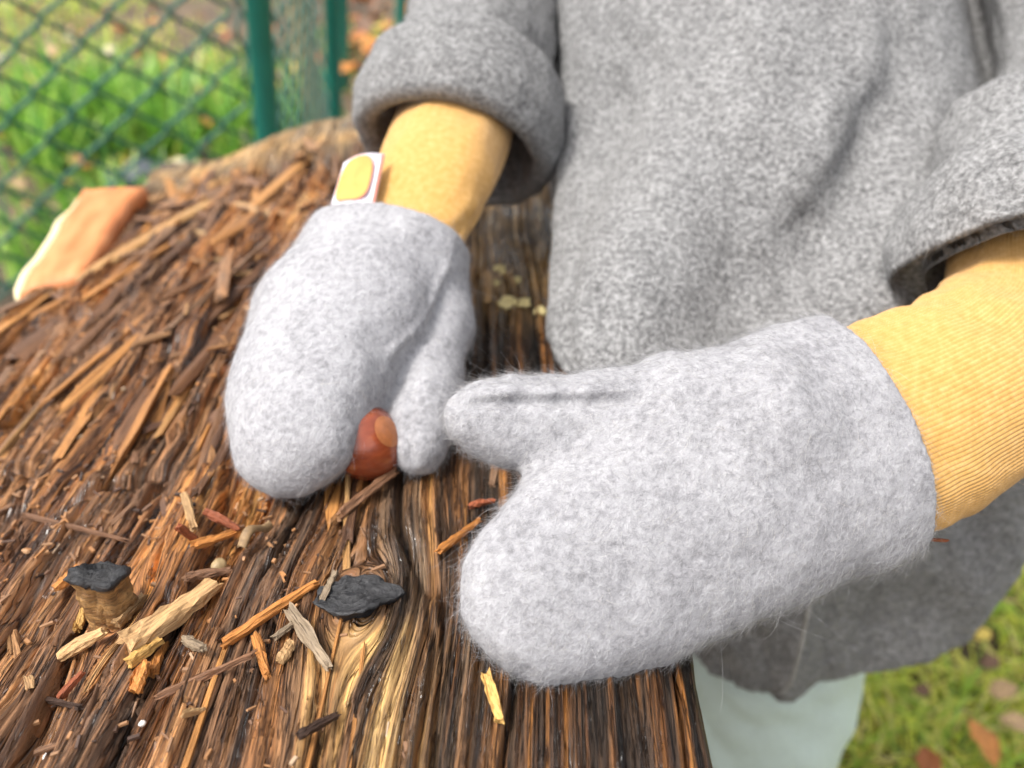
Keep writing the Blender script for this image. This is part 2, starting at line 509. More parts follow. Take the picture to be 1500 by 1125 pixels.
def make_log():
    xs = np.arange(LX0, LX1 + 1e-6, .00044)
    ys = [LY0]
    while ys[-1] < LY1:
        yy = ys[-1]
        ys.append(yy + (.006 if yy < .085 else .0007 + max(0, yy - .12) * .0024))
    ys = np.array(ys); ys[-1] = LY1
    X, Y = np.meshgrid(xs, ys)
    X = X + .0045 * (vn2(Y * 9, Y * 0 + 3, 5) + .4 * vn2(Y * 60, Y * 0, 6)) * smooth(.02, .056, X) * (1)
    X = X + .007 * (vn2(Y * 12, Y * 0 + 8, 15) + .5 * vn2(Y * 70, Y * 0, 16)) * smooth(.23, .284, -X)
    Y = Y + .006 * vn2(X * 25, X * 0, 17) * smooth(.62, .665, Y)
    h, q = log_field(X, Y)
    s, t, rough = q['s'], q['t'], q['rough']
    # wood tones: each split piece has a tone of its own, weathered grey, red rotten and fresh tan wood
    tone = .30 * q['q4'] + .36 * q['q3'] + .24 * vn2(s / .0016, t / .07, 81) + .20 * vn2(s / .006, t / .16, 84) + .20 * vn2(s / .02, t / .12, 82) + .15
    cl = pal(tone, [(0, DK), (.2, BR), (.40, (.18, .08, .032)), (.58, (.31, .135, .042)), (.78, (.44, .20, .058)), (1, (.52, .31, .12))])
    grey = smooth(.0, .6, vn2(s / .018, t / .09, 83) + .5 * (q['q1'] - .5))
    cl = cl * (1 - .42 * grey[..., None]) + np.array((.19, .125, .08)) * .42 * grey[..., None] * (.5 + tone[..., None])
    # smooth right part: long wet streaks from black-brown through rust to ochre
    st = .47 + .26 * vn2(s / .0042, t / .16, 91) + .30 * vn2(s / .0014, t / .09, 92) + .18 * vn2(s / .0008, t / .03, 90) + .26 * vn2(s / .015, t / .2, 93)
    cr = pal(st, [(0, (.012, .009, .007)), (.35, (.034, .020, .012)), (.56, (.11, .05, .019)), (.78, (.27, .115, .028)), (1.05, (.48, .24, .065))])
    cl = cl * rough[..., None] + cr * (1 - rough[..., None])
    # weathered grey-brown wood folding round the knot, tan ribs below it
    kx, ky, R = KNOTS[1]
    nr = q['near'][..., None]
    cl = cl * (1 - .65 * nr) + nr * .65 * pal(.5 + .5 * vn2(s / .0045, t / .2, 94) + .2 * vn2(s / .001, t / .05, 95), [(0, (.03, .022, .017)), (.5, (.105, .07, .045)), (1, (.22, .155, .10))])
    rib = np.exp(-(((X - kx - .006 + (Y - ky) * .12) / .012) ** 2)) * smooth(.0, .012, ky - Y - .004) * smooth(.09, .05, ky - Y)
    rib = rib * smooth(-.5, .1, vn2(s / .0042, t / .3, 96))
    cl = cl * (1 - rib[..., None]) + rib[..., None] * pal(.5 + .5 * vn2(s / .0012, t / .06, 97), [(0, (.24, .14, .055)), (1, (.50, .33, .13))])
    # worn tan far lip and the yellowed, lichen-spotted far right
    ez = q['endz'][..., None] * .85
    cl = cl * (1 - ez) + ez * pal(.5 + .5 * vn2(X * 14, Y * 40, 98) + .3 * vn2(X * 90, Y * 60, 99), [(0, (.20, .16, .11)), (.5, (.36, .265, .15)), (1, (.50, .33, .15))])
    yr = (smooth(.30, .38, Y) * smooth(-.04, -.01, X) * .85)[..., None]
    cl = cl * (1 - yr) + yr * pal(st, [(0, (.24, .15, .06)), (.5, (.47, .30, .125)), (1, (.62, .43, .2))])
    nx, ny = len(xs), len(ys)
    Z = LOGZ + h
    V = np.stack([X, Y, Z], -1).reshape(-1, 3); C = cl.reshape(-1, 3)
    F = grid_faces(nx, ny)
    # sides and underside
    ring = np.concatenate([np.arange(nx), np.arange(1, ny) * nx + nx - 1, (ny - 1) * nx + np.arange(nx - 2, -1, -1), np.arange(ny - 2, 0, -1) * nx])
    cen = np.array([(LX0 + LX1) / 2, (LY0 + LY1) / 2])
    Vs, Fs, Cs = [V], [F], [C]
    prev = ring; off = len(V)
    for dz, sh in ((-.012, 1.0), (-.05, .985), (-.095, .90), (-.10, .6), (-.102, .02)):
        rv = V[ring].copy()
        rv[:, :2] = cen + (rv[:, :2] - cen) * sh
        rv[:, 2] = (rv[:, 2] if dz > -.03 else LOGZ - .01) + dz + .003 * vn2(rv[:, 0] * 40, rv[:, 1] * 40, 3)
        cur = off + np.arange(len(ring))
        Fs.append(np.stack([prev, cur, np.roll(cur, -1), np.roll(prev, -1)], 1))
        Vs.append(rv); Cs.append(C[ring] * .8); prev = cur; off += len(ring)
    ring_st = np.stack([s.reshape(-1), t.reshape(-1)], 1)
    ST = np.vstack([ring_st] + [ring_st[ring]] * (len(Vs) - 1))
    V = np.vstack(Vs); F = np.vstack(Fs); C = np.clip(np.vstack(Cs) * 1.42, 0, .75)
    m, nt, b = nodes('split_wood')
    L = nt.links.new
    at = N(nt, 'ShaderNodeVertexColor', layer_name='Col')
    ga = N(nt, 'ShaderNodeVertexColor', layer_name='Grain')
    def along(sc_):
        v = N(nt, 'ShaderNodeVectorMath', operation='MULTIPLY'); v.inputs[1].default_value = sc_
        L(ga.outputs[0], v.inputs[0]); return v
    n1 = N(nt, 'ShaderNodeTexNoise', i_Scale=1.0, i_Detail=5.0, i_Roughness=.75)
    L(along((1300, 42, 0)).outputs[0], n1.inputs['Vector'])
    n3 = N(nt, 'ShaderNodeTexNoise', i_Scale=1.0, i_Detail=3.0, i_Roughness=.6)
    L(along((420, 11, 0)).outputs[0], n3.inputs['Vector'])
    dk = ramp(nt, [(.34, (.25, .21, .18)), (.45, (.85, .81, .77)), (.54, (1.1, 1.06, 1)), (.64, (1.8, 1.62, 1.4))]); L(n1.outputs[0], dk.inputs[0])
    d3 = ramp(nt, [(.40, (.55, .5, .46)), (.47, (1, 1, 1)), (.62, (1, 1, 1)), (.72, (1.3, 1.2, 1.05))]); L(n3.outputs[0], d3.inputs[0])
    mu = N(nt, 'ShaderNodeMixRGB', blend_type='MULTIPLY'); mu.inputs[0].default_value = 1
    L(at.outputs[0], mu.inputs[1]); L(dk.outputs[0], mu.inputs[2])
    mu3 = N(nt, 'ShaderNodeMixRGB', blend_type='MULTIPLY'); mu3.inputs[0].default_value = 1
    L(mu.outputs[0], mu3.inputs[1]); L(d3.outputs[0], mu3.inputs[2]); L(mu3.outputs[0], b.inputs['Base Color'])
    mp2 = mapped(nt, (70, 22, 70)); n2 = N(nt, 'ShaderNodeTexNoise', i_Scale=1.0, i_Detail=5.0); L(mp2.outputs[0], n2.inputs['Vector'])
    rr = ramp(nt, [(.38, (.17,) * 3), (.6, (.6,) * 3)]); L(n2.outputs[0], rr.inputs[0]); L(rr.outputs[0], b.inputs['Roughness'])
    b.inputs['Specular IOR Level'].default_value = .35
    wet = ramp(nt, [(.40, (.75,) * 3), (.52, (0,) * 3)]); L(n2.outputs[0], wet.inputs[0]); L(wet.outputs[0], b.inputs['Coat Weight'])
    b.inputs['Coat Roughness'].default_value = .13
    # drying checks: thin broken cracks that follow the grain, grime and crack shade painted into their colour
    hsum = n1.outputs[0]; csum = mu3.outputs[0]
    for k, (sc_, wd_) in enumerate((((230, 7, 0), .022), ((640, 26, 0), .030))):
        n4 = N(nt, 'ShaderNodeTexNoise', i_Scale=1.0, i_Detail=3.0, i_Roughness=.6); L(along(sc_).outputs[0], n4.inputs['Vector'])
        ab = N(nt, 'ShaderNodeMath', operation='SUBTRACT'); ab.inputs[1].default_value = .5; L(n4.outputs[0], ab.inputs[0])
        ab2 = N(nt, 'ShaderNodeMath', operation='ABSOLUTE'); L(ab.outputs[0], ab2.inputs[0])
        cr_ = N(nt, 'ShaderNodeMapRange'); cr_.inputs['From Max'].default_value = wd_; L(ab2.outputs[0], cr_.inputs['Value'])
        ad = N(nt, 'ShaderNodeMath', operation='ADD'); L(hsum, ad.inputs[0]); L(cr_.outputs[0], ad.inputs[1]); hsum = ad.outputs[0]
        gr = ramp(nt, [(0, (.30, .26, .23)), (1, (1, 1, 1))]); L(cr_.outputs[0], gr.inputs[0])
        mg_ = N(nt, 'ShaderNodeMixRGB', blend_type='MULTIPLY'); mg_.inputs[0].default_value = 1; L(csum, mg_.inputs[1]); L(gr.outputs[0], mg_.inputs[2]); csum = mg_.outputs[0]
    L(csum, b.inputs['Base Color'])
    bw = bump(nt, b, hsum, 1.0, .0011); L(bw.outputs[0], b.inputs['Coat Normal'])
    root = add('log_bench', None, (-.10, .13, 0))
    tag(root, 'long wet split log with splintered brown top, used as a bench', 'log')
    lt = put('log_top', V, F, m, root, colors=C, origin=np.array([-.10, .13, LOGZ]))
    ga_ = lt.data.color_attributes.new('Grain', 'FLOAT_COLOR', 'POINT')
    g4 = np.ones((len(V), 4), np.float32); g4[:, :2] = ST; g4[:, 2] = 0
    ga_.data.foreach_set('color', g4.ravel())
    # stumps it lies on
    sm = simple('stump_wood', (.12, .075, .045), .85, .3, .4, 25, .6, mscale=(6, 6, 1), bdist=.004)
    for yy in (-.2, .45):
        a = np.linspace(0, 2 * np.pi, 40, endpoint=False)
        rows = []
        for zz, r in ((-.03, .13), (.02, .125), (.2, .112), (.40, .11), (.428, .108), (.43, .001)):
            rr_ = r * (1 + .06 * vn2(np.cos(a) * 3, np.sin(a) * 3 + zz, 9) + .02 * np.cos(a * 9))
            rows.append(np.stack([-.10 + rr_ * np.cos(a) * 1.0, yy + rr_ * np.sin(a), np.full(40, zz)], 1))
        put('support_stump', np.vstack(rows), grid_faces(40, len(rows), True), sm, root)
    return root
LOG = make_log()

# knots of the log
def make_knot(name, label, cx, cy, zb, rx, ry, hgt, tilt, seed, band, top):
    n = 44; a = np.linspace(0, 2 * np.pi, n, endpoint=False)
    prof = band
    rows = []; cols = []
    for k, (r, z, cc) in enumerate(prof):
        w = 1 + .25 * vn2(np.cos(a) * 1.7 + seed, np.sin(a) * 1.7, seed) + 0.12 * vn2(np.cos(a) * 6 + seed, np.sin(a) * 6 + k * 1.7, seed + 1)
        x = rx * r * w * np.cos(a); y = ry * r * w * np.sin(a)
        zz = z * hgt + (tilt[0] * x + tilt[1] * y) * min(1, z * 1.2) + (.0016 * vn2(x * 200, y * 200, seed + 2) + .0004 * vn2(x * 700, y * 700, seed + 4)) * (r > .05)
        rows.append(np.stack([cx + x, cy + y, zb + zz], 1))
        v = .75 + .5 * hsh(np.arange(n), np.full(n, k), seed)
        cols.append(np.array(cc)[None] * v[:, None])
    o = put(name, np.vstack(rows), grid_faces(n, len(rows), True), KNOTM, LOG, colors=np.vstack(cols))
    o['label'] = label
    return o

KNOTM, nt_, b_ = nodes('knot_wood')
at_ = N(nt_, 'ShaderNodeVertexColor', layer_name='Col'); nz_ = N(nt_, 'ShaderNodeTexNoise', i_Scale=700.0, i_Detail=5.0, i_Roughness=.7)
mpn_ = mapped(nt_, (.35, .35, 1.8)); nt_.links.new(mpn_.outputs[0], nz_.inputs['Vector'])
rk_ = ramp(nt_, [(.3, (.5, .5, .5)), (.7, (1.6, 1.55, 1.5))]); nt_.links.new(nz_.outputs[0], rk_.inputs[0])
mk_ = N(nt_, 'ShaderNodeMixRGB', blend_type='MULTIPLY'); mk_.inputs[0].default_value = 1
nt_.links.new(at_.outputs[0], mk_.inputs[1]); nt_.links.new(rk_.outputs[0], mk_.inputs[2]); nt_.links.new(mk_.outputs[0], b_.inputs['Base Color'])
b_.inputs['Roughness'].default_value = .5; b_.inputs['Specular IOR Level'].default_value = .35
bump(nt_, b_, nz_.outputs[0], 1.0, .0009)
CH = (.018, .018, .020); CH2 = (.034, .034, .036); RING = (.34, .19, .07); RING2 = (.17, .085, .03)
k1x, k1y, _ = KNOTS[0]; k2x, k2y, _ = KNOTS[1]
make_knot('knot_stub', 'broken knot stub with charred black cap and orange rings', k1x, k1y, float(log_z(k1x, k1y)[0]) - .004, .0066, .0062, .0235, (.05, -.42), 3,
          [(1.08, -.1, RING2), (1.0, .05, RING2), (.96, .16, RING), (1.0, .22, RING2), (.94, .32, RING), (.98, .40, RING2), (.93, .5, RING), (.97, .58, RING),
           (.92, .68, RING2), (.93, .78, RING), (1.08, .84, CH), (1.12, .90, CH2), (.9, .98, CH), (.7, .96, CH2), (.55, 1.02, CH), (.38, .95, CH2), (.2, 1.01, CH), (.02, .97, CH)], None)
make_knot('knot', 'flat charred black knot with grain folding round it', k2x, k2y, float(log_z(k2x, k2y)[0]) - .0045, .0118, .0072, .0075, (.10, -.10), 8,
          [(.75, -.1, CH), (.78, .3, CH), (.84, .55, CH), (.98, .78, CH), (1.05, .88, CH2), (1.0, .97, CH2), (.9, .92, CH), (.78, 1.02, CH2), (.66, .93, CH), (.54, 1.05, CH2), (.42, .92, CH), (.3, 1.06, CH2), (.18, .96, CH), (.02, 1.0, CH)], None)

# ------------------------------------------------------------------ splinters of the log and loose chips
def chip_mesh(name, seed, mat, sides=6, segs=4, jag=.10, bend=.05, flat=1.0):
    r = np.random.default_rng(seed)
    a = np.linspace(0, 2 * np.pi, sides, endpoint=False) + r.normal(0, .22, sides)
    rad = .5 * r.uniform(.75, 1.1, sides)
    # boxy section
    cx = np.clip(np.cos(a) * 1.3, -1, 1) * rad; cz = np.clip(np.sin(a) * 1.3, -1, 1) * rad * flat
    rows = []
    bx, bz = r.normal(0, bend, 2)
    ends = r.normal(0, jag, (2, sides))
    tw = r.normal(0, .25)
    for k in range(segs + 1):
        t = k / segs
        y = -.5 + t
        w = (.72 + .28 * math.sin(math.pi * min(1, .25 + t * .9))) * (1 + r.normal(0, .07))
        dy = ends[0] * (1 - min(1, t * 2)) + ends[1] * max(0, t * 2 - 1)
        an = tw * (t - .5)
        x = cx * math.cos(an) - cz * math.sin(an); z = cx * math.sin(an) + cz * math.cos(an)
        j = r.normal(0, .05, (2, sides))
        rows.append(np.stack([x * w + j[0] + bx * math.sin(3.14 * t) * 2, y + dy * (.9 if k in (0, segs) else .2), z * w + j[1] + bz * math.sin(3.14 * t) * 2], 1))
    V = np.vstack(rows + [rows[0].mean(0)[None], rows[-1].mean(0)[None]])
    F = []
    for k in range(segs):
        for i in range(sides):
            i2 = (i + 1) % sides
            F.append((k * sides + i, k * sides + i2, (k + 1) * sides + i2)); F.append((k * sides + i, (k + 1) * sides + i2, (k + 1) * sides + i))
    c0 = (segs + 1) * sides
    for i in range(sides):
        i2 = (i + 1) % sides
        F.append((c0, i2, i)); F.append((c0 + 1, segs * sides + i, segs * sides + i2))
    return new_mesh(name, V, np.array(F), mat, False)

WOOD_A = splinter_mat('splinter_wood', [(0, BR), (.25, (.17, .078, .034)), (.45, (.21, .125, .075)), (.6, (.31, .14, .048)), (.8, (.45, .205, .06)), (1, TAN)])
WOOD_B = splinter_mat('chip_wood', [(0, (.09, .045, .028)), (.3, (.20, .105, .06)), (.55, (.27, .15, .075)), (.8, (.38, .19, .075)), (1, (.46, .30, .15))])
strip_meshes = [chip_mesh('wood_splinter', 100 + i, WOOD_A, 7, 5, .055, .07) for i in range(20)]
chip_meshes = [chip_mesh('wood_chip', 200 + i, WOOD_B, 6, 3, .12, .05) for i in range(18)]

def surf_frame(x, y, L):
    e = .5 * L
    z0 = log_z(x, y)[0]; za = log_z(x, y - e * .7)[0]; zb = log_z(x, y + e * .7)[0]; zl = log_z(x - .003, y)[0]; zr = log_z(x + .003, y)[0]
    return max(z0, .5 * (za + zb), .5 * (zl + zr)), math.atan2(zb - za, 1.4 * e), math.atan2(zr - zl, .006)

def grain_angle(x, y):
    e = .004
    sx = (grain(np.array([x + e]), np.array([y])) - grain(np.array([x - e]), np.array([y])))[0]
    sy = (grain(np.array([x]), np.array([y + e])) - grain(np.array([x]), np.array([y - e])))[0]
    return math.atan2(sy, sx) if abs(sx) > 1e-6 else 0.      # direction of constant s, as rotation about z

def pix(p):
    d = np.asarray(p) - CAM
    w = d @ FW
    return 750 + FPX * (d @ RT) / w, 562.5 - FPX * (d @ UP) / w, w

def euler_of(yaw, pitch, roll):
    return (Matrix.Rotation(yaw, 3, 'Z') @ Matrix.Rotation(pitch, 3, 'X') @ Matrix.Rotation(roll, 3, 'Y')).to_euler()

def scatter_splinters(n=125):
    r = random.Random(5)
    k = 0
    while k < n:
        y = .10 + .50 * r.random() ** 1.25; x = LX0 + .012 + r.random() * (.267 if r.random() < .86 else .32)
        rg = log_rough(x, y)
        if r.random() > .12 + rg or (y < .215 and x > -.16 and r.random() < .8): continue
        if min((x - kx) ** 2 + ((y - ky) / 1.5) ** 2 for kx, ky, _ in KNOTS) < .017 ** 2: continue
        fz_ = .55 + 1.25 * float(smooth(.13, .42, y))
        L = r.uniform(.03, .085) * (.85 + .35 * fz_); W = r.uniform(.0018, .0052) * fz_ * (1.7 if r.random() < .14 else 1); T = r.uniform(.0014, .0030) * (.6 + .5 * fz_)
        z, pt, rl = surf_frame(x, y, L)
        add('wood_splinter', r.choice(strip_meshes), (x, y, z + T * r.uniform(-.5, 0)), LOG,
            euler_of(-grain_angle(x, y) + r.gauss(0, .06 + .22 * float(smooth(.26, .45, y))), max(-.2, min(.2, pt)) + r.gauss(0, .025), max(-.4, min(.4, rl)) * .6 + r.gauss(0, .15)), (W, L, T))
        k += 1
scatter_splinters()

def plain_wood(name, c, rough=.45):
    return splinter_mat(name, [(0, tuple(np.array(c) * .75)), (.5, c), (1, tuple(np.array(c) * 1.2))], (rough - .12, rough + .18))
HC = dict(tan=plain_wood('pale_tan_wood', (.46, .28, .13)), orange=plain_wood('orange_wood', (.50, .20, .05)), grey=plain_wood('grey_wood', (.24, .18, .12)),
          brown=plain_wood('brown_wood', (.19, .095, .05)), dark=plain_wood('dark_wood', (.055, .03, .02)), yellow=plain_wood('yellow_wood', (.56, .33, .10)),
          red=plain_wood('red_wood', (.30, .085, .035)))
HERO = [  # pixel ends, width px, thickness m, colour, lift, label
    (186, 944, 312, 856, 34, .0055, 'tan', .000, 'largest pale tan wood chip, lying below the black-capped knot stub'),
    (330, 942, 462, 854, 15, .0032, 'orange', .0015, 'long pointed orange wood shard left of the flat black knot'),
    (424, 893, 482, 978, 17, .003, 'grey', .0015, 'grey-tan stick below the tip of the pointed orange shard'),
    (374, 930, 392, 990, 15, .003, 'orange', .0008, 'short bright orange chip under the pointed orange shard'),
    (228, 1022, 372, 958, 9, .0025, 'brown', .0015, 'long thin brown splinter lying across the grain below the largest chip'),
    (42, 756, 182, 791, 8, .002, 'brown', .002, 'thin brown twig lying above the black-capped knot stub'),
    (284, 799, 348, 778, 11, .0025, 'orange', .0035, 'orange stick beside the bark curl, below the far mitten'),
    (498, 753, 580, 690, 14, .0030, 'brown', .0015, 'grey-brown stick lying right in front of the chestnut'),
    (712, 988, 732, 1056, 17, .0034, 'yellow', .001, 'yellow chip standing out below the fingertips of the near mitten'),
    (644, 806, 702, 762, 10, .0018, 'orange', .001, 'thin orange splinter sticking out at the near mitten edge'),
    (688, 741, 724, 733, 10, .002, 'red', .001, 'small red chip under the thumb of the near mitten'),
    (88, 962, 152, 926, 18, .0035, 'tan', .001, 'tan chip at the lower left of the black-capped knot stub'),
    (188, 972, 236, 938, 13, .0028, 'yellow', .002, 'small yellow chip just under the largest pale chip'),
    (198, 1014, 216, 968, 17, .0038, 'orange', .001, 'stubby orange block below the small yellow chip'),
    (224, 986, 242, 944, 15, .0032, 'orange', .001, 'orange chip right beside the stubby orange block'),
    (82, 862, 116, 830, 14, .003, 'orange', .003, 'orange chip leaning on the left of the black-capped knot stub'),
    (114, 920, 126, 880, 12, .003, 'yellow', .001, 'yellowish chip at the foot of the black-capped knot stub'),
    (170, 915, 212, 872, 13, .003, 'tan', .001, 'narrow tan chip between the knot stub and the largest chip'),
    (272, 938, 298, 950, 15, .003, 'grey', .001, 'small grey chip to the right of the largest pale chip'),
    (438, 1078, 494, 1048, 14, .0022, 'dark', .0015, 'dark brown chip near the bottom edge left of the tan ribs'),
    (268, 1046, 300, 1040, 7, .0018, 'tan', .001, 'tiny pale sliver below the long thin brown splinter'),
    (64, 1024, 116, 1036, 9, .002, 'dark', .0015, 'dark bent sliver at the lower left of the log'),
    (88, 1022, 122, 984, 9, .002, 'red', .001, 'reddish sliver pointing up at the lower left of the log'),
    (272, 845, 336, 836, 13, .0025, 'brown', .001, 'brown stick under the round tan seed'),
    (260, 772, 300, 800, 10, .0025, 'red', .003, 'reddish stick under the far mitten, left of the orange stick'),
    (270, 725, 285, 775, 12, .003, 'tan', .002, 'upright tan stick by the fingertips of the far mitten'),
    (300, 750, 348, 775, 12, .0026, 'red', .005, 'red-brown stick crossing the bark curl at its upper end'),
    (402, 935, 440, 905, 10, .0022, 'grey', .0006, 'small grey sliver crossing under the grey-tan stick'),
    (470, 885, 492, 838, 11, .0025, 'grey', .001, 'grey sliver leaning on the left of the flat black knot'),
    (410, 968, 428, 940, 15, .0026, 'tan', .0006, 'square tan chip at the lower end of the grey-tan stick'),
]
def hero_chips():
    for i, (x0, y0, x1, y1, w, T, c, lift, lab) in enumerate(HERO):
        a = on_plane(x0, y0, LOGZ + lift); b = on_plane(x1, y1, LOGZ + lift)
        for _ in range(2):
            za = log_z(a[0], a[1])[0] + lift; zb = log_z(b[0], b[1])[0] + lift
            zm = log_z((a[0] + b[0]) / 2, (a[1] + b[1]) / 2)[0] + lift
            up_ = max(0, zm - (za + zb) / 2)
            a = on_plane(x0, y0, za + up_ + T * .4); b = on_plane(x1, y1, zb + up_ + T * .4)
        mid = (a + b) / 2; d = b - a; L = np.linalg.norm(d)
        W = w * pix(mid)[2] / FPX
        yaw = math.atan2(-d[0], d[1]); pt = math.asin(d[2] / L)
        me = chip_mesh('wood_chip', 700 + i, HC[c], 12, 9, .045, .04 if L > .02 else .03)
        o = add('wood_chip', me, mid, None, euler_of(yaw, pt, random.gauss(0, .12)), (W, L, T))
        tag(o, lab, 'wood chip', 'wood chips lying on the log')
hero_chips()

def loose_chips(n=135):
    r = random.Random(12)
    k = 0
    while k < n:
        y = .105 + .50 * r.random() ** 1.1; x = LX0 + .008 + r.random() * .257
        rg = log_rough(x, y)
        # thickest beside the far mitten and towards the far left
        dens = .12 + 1.0 * math.exp(-((x + .10) / .05) ** 2 - ((y - .27) / .07) ** 2) + .6 * smooth(.3, .45, y)
        if r.random() > rg * dens: continue
        if min((x - kx) ** 2 + ((y - ky) / 1.3) ** 2 for kx, ky, _ in KNOTS) < .014 ** 2: continue
        f = .8 + .9 * float(smooth(.2, .5, y))
        L = r.uniform(.005, .017) * f; W = r.uniform(.0016, .0042) * f; T = r.uniform(.001, .0026) * f
        z = log_z(x, y)[0]
        o = add('wood_chip', r.choice(chip_meshes), (x, y, z + T * .45 + r.random() * .0015), None,
                euler_of(r.gauss(0, .75), r.gauss(0, .16), r.gauss(0, .4)), (W, L, T))
        tag(o, 'small brown wood chip among the splinters littering the log', 'wood chip', 'small wood chips littering the log')
        k += 1
loose_chips()

# crumbs too fine to pick apart
def crumbs():
    r = np.random.default_rng(3); n = 4500
    y = .10 + .52 * r.random(n) ** 1.15; x = LX0 + .006 + r.random(n) * .272
    hh, q = log_field(x, y)
    keep = r.random(n) < q['rough'] * (.35 + .65 * (vn2(x * 45, y * 30, 77) > 0)); x, y, hh = x[keep], y[keep], hh[keep]; n = len(x)
    L = r.uniform(.0008, .0045, n) * (1 + y); W = r.uniform(.0004, .0012, n) * (1 + y); T = W * .6
    yaw = r.normal(0, .9, n); pt = r.normal(0, .2, n)
    d = np.stack([-np.sin(yaw) * np.cos(pt), np.cos(yaw) * np.cos(pt), np.sin(pt)], 1)
    sd_ = np.stack([np.cos(yaw), np.sin(yaw), 0 * yaw], 1)
    up_ = np.cross(sd_, d)
    c = np.stack([x, y, LOGZ + hh + T * .4], 1)
    cs = [(-1, -1, -1), (1, -1, -1), (1, 1, -1), (-1, 1, -1), (-.7, -.9, 1), (.7, -.9, 1), (.7, .9, 1), (-.7, .9, 1)]
    V = np.stack([c + .5 * (L[:, None] * d * v + W[:, None] * sd_ * u + T[:, None] * up_ * w) for u, v, w in cs], 1)
    fc = np.array([(4, 5, 6, 7), (0, 1, 5, 4), (1, 2, 6, 5), (2, 3, 7, 6), (3, 0, 4, 7)])
    F = (np.arange(n)[:, None, None] * 8 + fc).reshape(-1, 4)
    cc = pal(r.random(n), [(0, DK), (.3, (.12, .06, .035)), (.6, (.25, .13, .06)), (.95, ORG), (1, (.36, .27, .18))]).repeat(8, 0)
    m, nt, b = nodes('crumb_wood'); at = N(nt, 'ShaderNodeVertexColor', layer_name='Col'); nt.links.new(at.outputs[0], b.inputs['Base Color']); b.inputs['Roughness'].default_value = .6
    o = put('wood_crumbs', V.reshape(-1, 3), F, m, None, False, cc)
    tag(o, 'fine crumbs of rotten wood strewn over the log', 'crumbs', kind='stuff')
crumbs()

def blob(name, c, r, mat, seed, amp=.12, n=20, parent=None):
    a = np.linspace(0, 2 * np.pi, n, endpoint=False); t = np.linspace(0.02, math.pi - .02, n // 2 + 1)
    A, T = np.meshgrid(a, t)
    d = np.stack([np.sin(T) * np.cos(A), np.sin(T) * np.sin(A), -np.cos(T)], -1)
    V = d * np.asarray(r) * (1 + amp * vn3(d * 2.3 + seed * 3.1, seed))[..., None] + c
    return put(name, V.reshape(-1, 3), grid_faces(n, n // 2 + 1, True), mat, parent)

seedm = simple('seed_skin', (.34, .24, .12), .5, .4, .25, 300)
p = on_plane(318, 822, LOGZ); p[2] = log_z(p[0], p[1])[0] + .0018
tag(blob('seed', p, (.0025, .0029, .0026), seedm, 4), 'small round tan seed lying in the wood litter', 'seed')
gritm = simple('pale_grit', (.62, .60, .56), .6, .4, .2, 300)
for i, (px, py, s_, lab) in enumerate([(205, 1052, .0009, 'tiny white grit grain beside the dark hollow at the lower left'), (55, 1086, .0010, 'tiny white grit grain nearest the lower left corner')]):
    p = on_plane(px, py); p[2] = log_z(p[0], p[1])[0] + s_ * .5
    tag(blob('grit', p, (s_, s_, s_ * .8), gritm, i, .3, 12), lab, 'grit')
# bark curl
def bark_curl():
    a = on_plane(352, 795, LOGZ + .006); b = on_plane(388, 748, LOGZ + .006)
    n = 22; t = np.linspace(0, 1, n)
    c = a + (b - a) * t[:, None]; c[:, 2] = np.array([log_z(x, y)[0] for x, y in c[:, :2]]).max() * .4 + .6 * (LOGZ + .004) + .003 * np.sin(t * 5)
    d = unit(b - a); sx = unit(np.cross(d, (0, 0, 1)))
    rows = []
    for th in (0, .0004):
        for k in range(7):
            an = -1.2 + 2.3 * k / 6
            rr = .0015 + th
            rows.append(c + sx * (rr * np.sin(an + t * 1.4))[:, None] + np.array([0, 0, 1.]) * (rr * np.cos(an + t * 1.4))[:, None])
    V = np.stack(rows, 0).reshape(-1, 3)      # index row*n + i
    ring = list(range(7)) + list(range(13, 6, -1))
    V2 = np.stack([rows[k] for k in ring], 0).reshape(-1, 3)
    F = []
    m = len(ring)
    for k in range(m):
        for i in range(n - 1):
            k2 = (k + 1) % m
            F.append((k * n + i, k2 * n + i, k2 * n + i + 1, k * n + i + 1))
    o = put('bark_curl', V2, np.array(F), simple('bark', (.22, .14, .07), .6, .3, .35, 500, .5, bdist=.0004))
    tag(o, 'twisted curl of pale bark beside the orange stick', 'bark')
bark_curl()
# lichen on the far right of the log
licm = simple('lichen_skin', (.60, .50, .24), .9, .2, .3, 400, .6)
for i, (px, py, s_) in enumerate([(735, 402, .0055), (742, 455, .006), (768, 452, .0045), (728, 425, .003), (792, 462, .004), (757, 418, .003)]):
    p = on_plane(px, py); p[2] = log_z(p[0], p[1])[0]
    blob('lichen_patch', p, (s_ * .75, s_, .0012), licm, i + 3, .55, 26, LOG)

